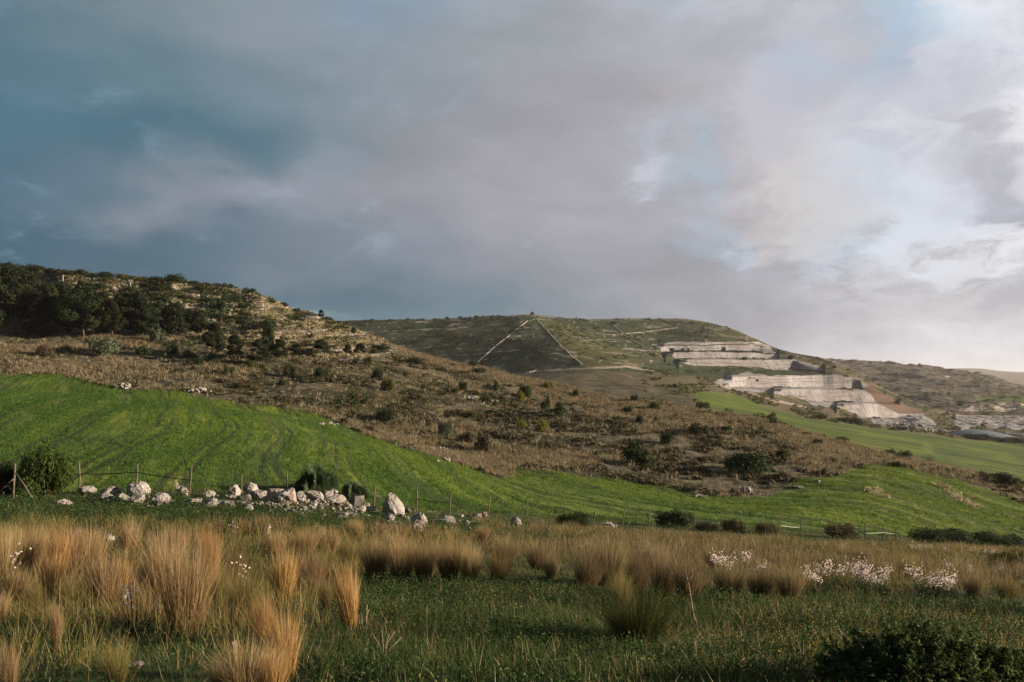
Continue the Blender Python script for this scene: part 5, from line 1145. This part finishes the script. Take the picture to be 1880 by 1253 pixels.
for a in [
    (340, 1166, 972, 120, 1, 'straw', 'largest straw tussock, tall and fan shaped, right of the white flower spikes'), (300, 1110, 962, 84, 0, 'straw', 'tall pale tussock joined to the left of the largest one'), (386, 1092, 952, 46, 2, 'straw', 'upright orange tussock at the right shoulder of the largest one'),
    (322, 1030, 960, 44, 2, 'straw', 'far narrow tussock behind the largest one, under the rocks'), (237, 1018, 950, 44, 0, 'straw', 'rounded tussock standing apart in front of the pale boulders'), (195, 1112, 1005, 66, 0, 'straw', 'greyish tussock left of the white flower spikes'), (222, 1098, 1018, 34, 2, 'straw', 'narrow orange tussock touching the white flower spikes'),
    (165, 1052, 953, 76, 1, 'straw', 'broad tussock in front of a pale stone in the left group'), (135, 1062, 956, 54, 0, 'straw', 'tussock left of the broad one with the pale stone'), (104, 1070, 962, 46, 2, 'straw', 'slender orange tussock in the middle of the left group'), (92, 1098, 1012, 44, 2, 'straw', 'orange tussock below the slender one in the left group'),
    (58, 1050, 955, 48, 0, 'straw', 'tussock at the back of the left group near the frame edge'), (28, 1052, 956, 50, 1, 'straw', 'bright topped tussock by the left frame edge, second from it'), (6, 1068, 964, 44, 0, 'straw', 'tussock cut off by the left frame edge'), (32, 1112, 1038, 46, 2, 'straw', 'low tussock under the bright topped one at the left'),
    (126, 1118, 1050, 50, 4, 'olive_straw', 'arching greenish tussock at the foot of the left group'), (-4, 1150, 1080, 40, 2, 'straw', 'bent tussock half outside the frame at the lower left'), (104, 1196, 1098, 24, 2, 'straw', 'thin wisp of tall straw alone at the lower left'), (66, 1125, 1058, 40, 4, 'olive_straw', 'loose greenish tussock between two straw ones at the left'),
    (180, 1100, 1020, 44, 4, 'straw', 'loose tussock bending left in the middle of the left group'), (270, 1085, 1010, 46, 4, 'olive_straw', 'dark loose tussock behind the white flower spikes'), (430, 1075, 985, 60, 3, 'olive_straw', 'greenish tussock behind the single flower spike'), (450, 1140, 1030, 86, 3, 'olive_straw', 'wide greenish tussock right of the largest straw one'),
    (405, 1120, 1020, 56, 4, 'olive_straw', 'half green tussock leaning against the largest straw one'), (522, 1112, 1000, 50, 2, 'straw', 'bright orange column shaped tussock left of centre'), (570, 1085, 1002, 84, 3, 'straw', 'arching tussock with a dark hollow under it'), (602, 1120, 1048, 40, 4, 'olive_straw', 'trailing greenish tussock hanging from the arching one'),
    (644, 1156, 1026, 52, 2, 'straw', 'tall orange tussock at the edge of the short green turf'), (482, 1180, 1075, 58, 4, 'olive_straw', 'greenish tussock above the reddish bottom one'), (524, 1246, 1112, 70, 0, 'straw', 'reddish dense tussock at the bottom, left of centre'), (452, 1285, 1170, 130, 1, 'straw', 'spreading pale tussock cut off by the bottom edge'),
    (400, 1290, 1200, 60, 4, 'straw', 'thin tussock at the bottom edge left of the spreading one'), (500, 1290, 1190, 56, 2, 'straw', 'tussock between the spreading and the reddish bottom ones'), (215, 1262, 1170, 70, 4, 'olive_straw', 'sparse tussock at the bottom edge with crooked blades'), (20, 1275, 1165, 50, 4, 'straw', 'few crossed straws in the lower left corner'),
    (508, 1025, 968, 44, 0, 'straw', 'small tussock below the thin flat slabs'), (560, 1022, 966, 56, 1, 'straw', 'tussock at the left end of the long row under the rocks'), (604, 1018, 962, 52, 0, 'straw', 'second tussock in the long row under the rocks'), (652, 988, 948, 38, 1, 'straw', 'round tussock up on the bank right of the jagged stone'), (640, 1040, 975, 54, 3, 'olive_straw', 'greenish tussock in front of the long row'),
    (690, 1062, 980, 70, 1, 'straw', 'tussock in the long row with greenish blades at its left'), (735, 1066, 978, 70, 1, 'straw', 'tussock in the long row below the craggy boulder'), (780, 1064, 978, 72, 3, 'straw', 'broad tussock in the long row over deep shade'), (825, 1066, 982, 66, 1, 'straw', 'tussock in the long row below the pyramid shaped boulder'), (862, 1070, 992, 54, 0, 'straw', 'last dark footed tussock of the long row'),
    (914, 1072, 998, 66, 4, 'olive_straw', 'green footed tussock right of the long row'), (930, 1034, 990, 60, 1, 'brown_straw', 'tussock behind the green footed one'), (990, 1046, 990, 64, 1, 'brown_straw', 'rounded tussock between the long row and the right tussocks'), (1014, 1062, 1008, 44, 3, 'brown_straw', 'low dark footed tussock right of the rounded one'), (885, 1000, 962, 26, 2, 'straw', 'small brown tussock growing between brown stones'),
    (728, 1016, 975, 48, 0, 'straw', 'tussock in the rear of the long row below the standing stone'), (1075, 1078, 988, 86, 3, 'brown_straw', 'wide tussock leaning right, left end of the right tussocks'), (1120, 1074, 975, 80, 1, 'brown_straw', 'tall tussock behind the wide leaning one'), (1166, 1090, 990, 70, 3, 'brown_straw', 'tussock over the green broom, bending right'), (1216, 1098, 1000, 80, 3, 'brown_straw', 'tussock bending right beside the tall forked stalk'),
    (1262, 1104, 1012, 76, 1, 'brown_straw', 'rounded tussock right of the tall forked stalk'), (1205, 1060, 985, 60, 0, 'brown_straw', 'tussock behind the two that bend right'), (1140, 1118, 1040, 60, 4, 'olive_straw', 'olive tussock rising out of the green broom'), (1338, 1096, 1022, 76, 1, 'brown_straw', 'pale tussock in front of the small group of white flowers'), (1398, 1098, 1030, 80, 3, 'brown_straw', 'wide pale tussock right of the small group of white flowers'),
    (1452, 1100, 1030, 72, 1, 'brown_straw', 'tussock at the left edge of the big patch of white flowers'), (1320, 1050, 1000, 60, 0, 'brown_straw', 'tussock behind the small group of white flowers'), (1580, 1042, 1000, 54, 1, 'brown_straw', 'tussock behind the big patch of white flowers'), (1665, 1060, 1010, 54, 4, 'olive_straw', 'tussock between the two dense patches of white flowers'), (1790, 1095, 1040, 60, 3, 'brown_straw', 'tussock right of the densest white flowers'), (1850, 1105, 1050, 64, 4, 'olive_straw', 'tussock by the right frame edge below the yellowish bush')]:
    tuss(*a, lean=.16 if 'bending right' in a[6] or 'leaning right' in a[6] else 0)
M['bush_leaf'] = leaf_mat('sage_leaves', [(.0, (.020, .034, .012)), (.6, (.060, .085, .024)), (1, (.13, .15, .045))], .25)
# the green broom
BROOM = [tussock_mesh('broom', M['broom'], 900, .30, .75, .25, .45, .05, .006)]
TUS.append(BROOM[0]); TDIM.append(dims_core(BROOM[0]))
o = None
def broom(u, vb, vt, w, label):
    p = A.at(u, vb); k = p.y / F; dw, dh = TDIM[-1]
    o = link('broom_shrub', BROOM[0], p, (0, 0, rng.random() * 6), (w * k / dw * 1.2, w * k / dw * 1.2, (vb - vt) * k / dh)); tag(o, label, 'shrub')
broom(1172, 1178, 1050, 130, 'wispy dark green broom rising from the weeds below the right tussocks')
# the dense dark bush in the lower right corner
def big_bush(u, vb, w, h, label):
    p = A.at(u, vb); k = p.y / F; W, H = w * k * .5, h * k
    L = [((x * W, y * W * .7, z * H), (s * W, s * W, s * H * 1.1)) for x, y, z, s in [(-.62, 0, .18, .34), (-.3, .1, .36, .40), (.05, 0, .48, .42), (.38, .1, .38, .40), (.68, 0, .2, .34), (-.1, -.3, .24, .4), (.3, -.3, .2, .4), (-.48, -.25, .15, .36), (.1, .35, .42, .4), (.82, .1, .1, .25), (-.85, .1, .08, .22)]]
    # upright leafy sprigs crowd over a low mound; their tips make the ragged outline
    n = int(340 * w / 330); a = rng.random(n) * 6.28; rr = rng.random(n) ** .6; b = np.stack([rr * W * np.cos(a), rr * .62 * W * np.sin(a), .62 * H * (1 - rr ** 1.6) * (.6 + .6 * vnoise(a * 1.3 + 5, rr * 3, 9))], 1)
    l = H * (.24 + .42 * rng.random(n) ** 2); la = a + rng.normal(size=n) * .6; ln_ = .25 + .65 * rr * rng.random(n)
    V, fs, i = blades(b - np.array([0, 0, .06]), l, np.full(n, .006), la, ln_, .1 * rng.random(n), 3)
    m = 100; k2 = np.repeat(np.arange(n), m); t = rng.random(n * m) ** .8; hh = l[k2]
    p2 = b[k2] + np.stack([np.cos(la[k2]) * ln_[k2] * t * hh, np.sin(la[k2]) * ln_[k2] * t * hh, t * hh], 1); p2 = p2 + rng.normal(size=p2.shape) * .030 * (1.15 - t)[:, None]
    nz = rng.normal(size=p2.shape); nz[:, 2] += .5; V2, f2, i2 = leaves(p2, nz, .026 * (.6 + .8 * rng.random(len(p2))), .42)
    rb = np.clip(.5 * rng.random(n)[k2] + .5 * rng.random(len(p2)), 0, 1)
    cl = mesh_np('bush_foliage', V2, f2, M['bush_leaf'], {'rnd': rb[i2]})
    r = bpy.data.objects.new('bush', None); COL.objects.link(r); r.location = p; tag(r, label, 'bush')
    link('foliage', cl, parent=r); link('twigs', mesh_np('bush_twigs', V, fs, M['broom'], {'rnd': rng.random(n)[i]}), parent=r)
big_bush(1690, 1274, 330, 112, 'large dense dark green bush filling the lower right foreground')
big_bush(1835, 1276, 150, 78, 'lower dark bush beside the large dense one in the right corner')

# ------------------------------------------------------------------ asphodels
def asphodel(u, vb, vt, va, label, group, sc=1.0):
    p = A.at(u, vb); k = p.y / F; h = (vb - vt) * k
    r = bpy.data.objects.new('flower_plant', None); COL.objects.link(r); r.location = p; r.rotation_euler = (0, 0, rng.random() * 6.28)
    for nm, me in zip(('leaves', 'stem', 'flowers'), ASPH[va]): link(nm, me, parent=r, scale=(h * sc, h * sc, h))
    tag(r, label, 'white flowers', group)
GF = 'tall white flowering spikes in the grass'
for a in [
    (245, 1172, 1046, 4, 'white flower spikes over a clump of strap leaves left of the largest straw tussock'), (32, 1085, 990, 5, 'pale flower spike in front of the tussocks at the left frame edge'), (130, 1060, 985, 4, 'pale flower spike between the straw tussocks of the left group'), (446, 1100, 1016, 5, 'single white flower spike right of the largest straw tussock'),
    (430, 998, 955, 5, 'small white flowers by the thin flat slabs'), (490, 1000, 955, 4, 'faded pinkish flowers right of the thin flat slabs'), (330, 915, 880, 1, 'distant pale flowers on the fence line behind the slanting slab'), (1178, 1030, 996, 2, 'few white flowers, left of two behind the right tussocks'), (1205, 1032, 1000, 0, 'few white flowers, right of two behind the right tussocks'),
    (1318, 1062, 1006, 1, 'white flowers at the left of the small group beside the pale tussocks'), (1336, 1064, 1010, 3, 'white flowers in the middle of the small group, below the tallest'), (1362, 1056, 996, 0, 'tallest white flowers of the small group beside the pale tussocks'), (1395, 1062, 1022, 2, 'low white flowers at the right of the small group'),
    (1494, 1092, 1038, 1, 'white flowers at the left end of the big patch'), (1512, 1096, 1040, 2, 'low white flowers second in the big patch'), (1520, 1086, 1022, 0, 'white flowers third in the big patch, above the low ones'), (1536, 1080, 1012, 3, 'tallest white flowers of the big patch'), (1552, 1084, 1018, 1, 'white flowers right of the tallest in the big patch'), (1566, 1090, 1028, 2, 'white flowers leaning at the middle of the big patch'),
    (1583, 1088, 1020, 0, 'white flowers with two spikes, right of the middle of the big patch'), (1592, 1094, 1036, 3, 'white flowers at the right end of the big patch'), (1614, 1090, 1030, 0, 'white flower clump just right of the big patch'), (1622, 1096, 1046, 2, 'low white flowers below the clump right of the big patch'), (1640, 1070, 1034, 1, 'white flowers in the gap between the two dense patches'), (1660, 1066, 1036, 3, 'small white flowers at the right of the gap between patches'),
    (1690, 1094, 1032, 1, 'white flowers at the left edge of the densest patch'), (1706, 1100, 1044, 0, 'low white flowers in the left half of the densest patch'), (1718, 1096, 1028, 3, 'tallest white flowers of the densest patch'), (1730, 1104, 1034, 2, 'white flowers in the middle of the densest patch'), (1740, 1106, 1048, 0, 'low white flowers at the foot of the densest patch'), (1750, 1098, 1050, 1, 'white flowers at the right edge of the densest patch'),
    (1752, 1058, 1026, 2, 'small white flowers above the densest patch'), (1782, 1064, 1030, 3, 'white flowers right of the densest patch, on thin stems'), (1836, 1064, 1034, 1, 'white flowers below the yellowish bush at the right'), (1676, 1020, 996, 2, 'distant white flowers at the left of the far row'), (1694, 1022, 994, 0, 'distant white flowers, second in the far row'), (1712, 1022, 996, 1, 'distant white flowers, third in the far row'),
    (1740, 1022, 1000, 3, 'distant white flowers right of a gap in the far row'), (1785, 1022, 998, 0, 'distant white flowers on the far row near the dark thicket'), (1802, 1024, 1002, 2, 'distant white flowers beside the last of the far row'), (1820, 1026, 1006, 1, 'last distant white flowers of the far row, by the yellowish bush'), (1875, 1080, 1060, 3, 'white flowers at the very right frame edge')]:
    asphodel(*a[:5], GF)

# ------------------------------------------------------------------ ground cover that nobody could count
def inband(poly): return pip(poly, A.u, A.v).astype(float)
fcA = lambda a: A.fc(a)[:(A.nvis - 1) * (A.X.shape[1] - 1)]
inview = ((A.u > -110) & (A.u < 1990)).astype(float); wide = ((A.u > -620) & (A.u < 2500)).astype(float)   # near ground is wider, for a step to the side
YF = fcA(A.Y); VF = fcA(A.v); UF = fcA(A.u); XF = fcA(A.X); near1 = fcA(wide) * (fcA(vA - fenA) > -4) * (YF > 4.0)
lod = 1 / np.maximum(YF / 6, 1) ** 1.35
GREEN = fcA(inband([(640, 1060), (900, 1075), (1100, 1085), (1300, 1100), (1500, 1105), (1960, 1120), (2520, 1130), (2520, 1300), (560, 1300), (600, 1180)]))
BROWN = fcA(inband([(880, 960), (1000, 968), (1250, 985), (1500, 998), (1960, 1015), (2520, 1030), (2520, 1100), (1960, 1095), (1500, 1098), (1300, 1092), (1040, 1045), (900, 1020)]))
LEFT = fcA(inband([(-640, 975), (400, 968), (860, 985), (880, 1060), (640, 1070), (560, 1140), (380, 1160), (-640, 1130)]))
BANK = fcA(inband([(-640, 915), (300, 915), (500, 930), (700, 955), (900, 960), (860, 990), (500, 985), (-640, 970)]))
patch = fbm(XF / 1.3, YF / 1.3, 101, 3); patch2 = fbm(XF / 3.1, YF / 3.1, 102, 3)

def stuff_blades(name, n, dens, h, w, mat, label, seg=2, lean=.35, curve=.4, hvar=.6, wind=0, clump=0, cr=.1, tone=None):
    P, i = A.scatter(n if not clump else n // clump, dens)
    if clump: P = np.repeat(P, clump, 0); i = np.repeat(i, clump); a0 = rng.random(len(P)) * 6.28; r0 = cr * np.sqrt(rng.random(len(P))); P = P + np.stack([r0 * np.cos(a0), r0 * np.sin(a0), np.zeros(len(P))], 1)
    N = len(P); sc = np.maximum(YF[i] / 8, 1) if w > 0 else 1
    hh = h * (1 - hvar + hvar * rng.random(N)) * (np.repeat(.35 + .85 * rng.random(N // clump) ** 1.3, clump) if clump else 1); ww = abs(w) * np.maximum(P[:, 1] / 9, 1) ** .85 * (.7 + .6 * rng.random(N))
    az = rng.random(N) * 6.28 if not clump else a0
    V, fs, ix = blades(P - np.array([0, 0, .02]), hh, ww, az, lean * rng.random(N), curve * rng.random(N) ** 2, seg)
    rnd = rng.random(N) if not clump else np.clip(np.repeat(rng.random(N // clump), clump) * .6 + .4 * rng.random(N), 0, 1)
    if tone is not None: rnd = np.clip(.72 * tone[i] + .36 * (rng.random(N) - .5) + .14, 0, 1)
    o = link(name, mesh_np(name, V, fs, M[mat], {'rnd': rnd[ix]})); return tag(o, label, None, None, 'stuff')
def stuff_leaves(name, n, dens, size, h, mat, label, cup=.8, cluster=7, cr=.05, ramp=None):
    P, i = A.scatter(n // cluster, dens); N = len(P)
    k = np.maximum(P[:, 1] / 8, 1) ** .8; ch = h * (.3 + .7 * rng.random(N))
    P = np.repeat(P, cluster, 0); kk = np.repeat(k, cluster); chh = np.repeat(ch, cluster)
    d = rng.normal(size=P.shape) * cr * kk[:, None]; P = P + d; P[:, 2] += np.abs(d[:, 2]) * 0 + chh * rng.random(len(P)) * kk ** .5
    nz = rng.normal(size=P.shape) * .7; nz[:, 2] = np.abs(nz[:, 2]) + .5
    V, f, ix = leaves(P, nz, size * kk * (.6 + .8 * rng.random(len(P))), .55)
    rnd = np.clip(np.repeat(rng.random(N), cluster) * .7 + .3 * rng.random(len(P)), 0, 1) * .99
    o = link(name, mesh_np(name, V, f, M[mat], {'rnd': rnd[ix]})); return tag(o, label, None, None, 'stuff')

stuff_leaves('weeds', 360000, near1 * lod * (.10 + GREEN * (.06 + 1.7 * sstep(.6 * patch + .4 * patch2, .44, .57)) + .8 * BANK), .021, .09, 'weed', 'low leafy green weeds carpeting the foreground')
stuff_leaves('weeds', 12500, near1 * lod * GREEN * sstep(patch2, .50, .62) * (VF > 1090), .013, .10, 'yellow_bit', 'tiny yellow flower heads among the foreground weeds', cluster=3)
stuff_blades('grass', 280000, near1 * lod * (.30 + GREEN * (.35 + sstep(patch2, .55, .42)) + 1.3 * BANK), .15, .0042, 'turf', 'short green grass between the weeds', 2, .5, .6)
stuff_blades('dry_grass', 52000, near1 * lod * (.35 + .45 * GREEN * sstep(patch2, .42, .6)), .22, .0030, 'straw', 'thin dry grass stems standing in the weeds', 3, .6, .8, .7)
stuff_blades('dry_grass', 54000, near1 / np.maximum(YF / 8, 1) ** .7 * BROWN * sstep(.5 * patch2 + .5 * patch, .46, .58), .42, .0045, 'brown_straw', 'brown dry grass covering the ground on the right between tussocks and fence', 2, .30, .35, .5, 0, 10, .22)
stuff_blades('dry_grass', 22000, near1 / np.maximum(YF / 8, 1) ** .7 * LEFT * sstep(patch2, .46, .60), .40, .0055, 'olive_straw', 'half dry grass filling in between the tussocks on the left', 3, .40, .5, .6, 0, 8, .16)
stuff_blades('dry_grass', 40000, near1 * (BROWN + .6 * LEFT + .3 * BANK) * sstep(patch, .45, .6), .26, .006, 'olive_straw', 'low greenish grass between the dry tufts', 2, .5, .5)

# loose tussocks that run together between the larger ones
def stuff_tufts(n, dens, h, mat, label, blades_n=46, cr=.10, w=.0048):
    P, i = A.scatter(n, dens); hc = h * (.5 + .7 * rng.random(n)); N = n * blades_n
    P = np.repeat(P, blades_n, 0); hb = np.repeat(hc, blades_n) * (.5 + .5 * rng.random(N) ** .7); a = rng.random(N) * 6.28; r = cr * np.sqrt(rng.random(N)) * np.repeat(.6 + .8 * rng.random(n), blades_n)
    P = P + np.stack([r * np.cos(a), r * np.sin(a), np.full(N, -.03)], 1); lw = np.repeat(rng.normal(size=n) * .12 + .06, blades_n)
    V, fs, ix = blades(P, hb, w * np.maximum(P[:, 1] / 10, 1) ** .7 * (.6 + .8 * rng.random(N)), a + rng.normal(size=N) * .7, .5 * rng.random(N) * (.3 + r / cr), .6 * rng.random(N) ** 2.5, 3)
    t = np.tile(np.array([0, 0, 1, 1, 2, 2, 3]) / 3, N); V[:, 0] += lw[ix] * t * hb[ix]
    rnd = np.clip(.25 * np.repeat(rng.random(n), blades_n)[ix] + .40 * rng.random(N)[ix] + .35 * t, 0, 1)
    tag(link('dry_grass', mesh_np('dry_grass', V, fs, M[mat], {'rnd': rnd})), label, None, None, 'stuff')
stuff_tufts(315, near1 / np.maximum(YF / 10, 1) ** .4 * (BROWN * (.08 + sstep(patch2, .44, .56)) ), .55, 'brown_straw', 'tufts of straw running together on the right between the tussocks')
stuff_tufts(350, near1 * BROWN * sstep(patch2, .5, .40), .55, 'olive_straw', 'greenish tufts running together on the right between the tussocks')
stuff_tufts(175, near1 / np.maximum(YF / 8, 1) ** .4 * LEFT * (.06 + sstep(patch2, .46, .58)), .55, 'straw', 'tufts of straw running together on the left between the tussocks')
stuff_tufts(230, near1 * LEFT * sstep(patch2, .52, .42), .50, 'olive_straw', 'greenish tufts running together on the left between the tussocks')
stuff_tufts(110, near1 * (VF > 1130) * (UF < 640) * sstep(patch2, .45, .6), .32, 'olive_straw', 'thin tufts scattered in the lower left foreground', 24, .08, .004)

# cereal field: short tufts along the drilled rows
fld = fcA(padA(fieldA)) * fcA(inview) * (fcA(vA - fenA) < 2)
rw = fcA(rowA); rowd = .35 + .65 * sstep(np.sin(rw * 2 * pi / 1.35 + 2 * vnoise(XF / 5, YF / 5, 7)), -.5, .5)
rowd = rowd * np.where(np.abs(np.abs(np.abs((rw % 17) - 8.5) - 4.3) - .8) < .34, .12, 1) * (.15 + 1.3 * sstep(fbm(rw / 2.2, YF / 26, 104, 3), .36, .54))
edgef = np.interp(UF, [p[0] for p in FIELD_EDGE], [p[1] for p in FIELD_EDGE])
rtone = np.clip(1.6 * (fbm(rw / 1.3, YF / 26, 107, 4) - .5) + .45 + .9 * (fbm(XF / 22, YF / 22, 108, 3) - .5) + .30 * sstep(26 - (VF - edgef), 0, 18) - .30 * sstep(380 - UF, 0, 260) + .20 * sstep(UF, 1430, 1560), 0, 1)  # sunlight put into the colour: paler top strip and right mound; left darker
stuff_blades('crop', 330000, fld * rowd / np.maximum(YF / 30, 1) ** .5, .20, .012, 'crop', 'young green cereal drilled in curving rows over the field', 1, .5, 0, .5, 0, 3, .10, tone=rtone)
stuff_blades('dry_grass', 2200, fld * (sstep(patch2, .4, .6) * (1.1 * fcA(inband([(1586, 888), (1604, 890), (1640, 925), (1625, 935), (1590, 905)])) + 2.2 * fcA(inband([(1712, 892), (1740, 895), (1800, 932), (1790, 938), (1740, 910)])) + 1.5 * fcA(inband([(1780, 908), (1830, 915), (1826, 921), (1780, 915)])) + 0 * fcA(inband([(222, 738), (265, 742), (275, 758), (240, 760)])))), .35, .02, 'hay', 'dry patches and uncut banks inside the green field', 1, .4, 0, .5, 0, 8, .3)

# dry hillside
hl = fcA(inview) * (VF < edgef + 1) * (VF < fcA(fenA))
rocky = fcA(left_hill(A.u, A.v))
open_ = (1 - .93 * rocky) * (1 - .55 * sstep(VF - np.interp(UF, [0, 200, 400, 520], [668, 676, 692, 700]), 0, 8) * (UF < 520))
dp = fbm(XF / 13, YF / 13, 111, 4); dp2 = fbm(XF / 4, YF / 4, 112, 3)
crestv = np.interp(UF, [p[0] for p in CREST], [p[1] for p in CREST])
pale = np.clip(sstep(dp, .42, .62) + 1.0 * sstep(22 - (VF - crestv), 0, 16) * (UF > 640) + 1.3 * fcA(inband([(690, 790), (760, 800), (850, 832), (945, 862), (935, 880), (880, 868), (800, 838), (720, 806)])), 0, 1.6)
stuff_blades('dry_grass', 340000, hl * open_ * (.07 + pale), .72, .011, 'hay', 'long pale dry grass over the brown hillside', 1, .8, 0, .55, 0, 9, .32)
def stuff_clumps(name, sheet, n, dens, size, mat, label, leavesn=26, lf=.30, flat=.7):
    P, i = sheet.scatter(n, dens); s = size * (.5 + .9 * rng.random(n) ** 1.5)
    P = np.repeat(P, leavesn, 0); ss = np.repeat(s, leavesn); d = rng.normal(size=P.shape); d /= np.linalg.norm(d, axis=1, keepdims=True); d[:, 2] = np.abs(d[:, 2]) * flat
    V, f, ix = leaves(P + d * ss[:, None] * (.6 + .4 * rng.random((len(P), 1))), d + rng.normal(size=d.shape) * .5, ss * lf * 2 * (.6 + .7 * rng.random(len(P))), .6)
    rnd = np.clip(np.repeat(rng.random(n), leavesn) * .6 + .4 * rng.random(len(P)), 0, 1)
    o = link(name, mesh_np(name, V, f, M[mat], {'rnd': rnd[ix]})); return tag(o, label, None, None, 'stuff')
stuff_clumps('undergrowth', A, 3600, hl * (1 - .8 * rocky) * (UF > 380) * sstep(dp2, .44, .60) * (.3 + 1.3 * sstep(dp, .58, .38)), .50, 'brown_leaf', 'low brown heath among the dry grass of the hillside')
stuff_clumps('undergrowth', A, 1900, hl * (1 - .8 * rocky) * sstep(dp2, .50, .64) * (UF > 300), .50, 'dark_leaf', 'small dark seedlings of scrub over the dry hillside')
stuff_clumps('undergrowth', A, 1900, hl * rocky * sstep(fbm(UF / 34, VF / 9, 113, 3), .46, .60) * (UF < 640) * np.clip(1.3 - (VF - crestv) / 90, .25, 1), .80, 'scrub_leaf', 'dark scrub covering the ledges of the left hill', 30)
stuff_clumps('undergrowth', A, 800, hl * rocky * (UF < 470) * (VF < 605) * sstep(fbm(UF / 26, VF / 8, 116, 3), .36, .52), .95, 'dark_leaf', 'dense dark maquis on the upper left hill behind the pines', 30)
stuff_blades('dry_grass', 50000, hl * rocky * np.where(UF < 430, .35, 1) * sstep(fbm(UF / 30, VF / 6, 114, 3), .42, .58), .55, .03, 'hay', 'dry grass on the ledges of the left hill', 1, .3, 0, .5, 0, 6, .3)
# the older slopes beyond
fcB = lambda a: B.fc(a)[:(B.nvis - 1) * (B.X.shape[1] - 1)]
uf, vf = fcB(B.u), fcB(B.v); okB = ~((cliff_f | bfield_f)[:len(uf)]); vis = (uf > 560) & (uf < 1900)
sc_ = sstep(fbm(uf / 26, vf / 9, 121, 3), .50, .62)
stuff_clumps('undergrowth', B, 2200, okB * vis * sc_ * np.where(uf < 960, 1.0, .3) * (vf < 672), 1.5, 'dark_leaf', 'dark scrub dotted over the terraced hill', 18)
stuff_clumps('undergrowth', B, 1500, okB * vis * (vf > 676) * (uf > 1180) * sstep(fbm(uf / 18, vf / 6, 122, 3), .44, .6), 1.3, 'olive_leaf', 'scrub in the hollow between the brown mound and the quarry', 18)
stuff_clumps('undergrowth', B, 700, fcB(ledge_mask(B.u, B.v)) * cliff_f[:len(uf)] * vis + 0 * uf, 1.0, 'dark_leaf', 'tufts of scrub along the quarry benches', 14)
fcD = lambda a: D.fc(a)[:(D.nvis - 1) * (D.X.shape[1] - 1)]
stuff_clumps('undergrowth', D, 2400, sstep(fbm(fcD(D.u) / 16, fcD(D.v) / 7, 131, 4), .42, .58) * (fcD(D.u) < 1960), 2.6, 'grey_leaf', 'grey green maquis over the hazy far slope', 14)
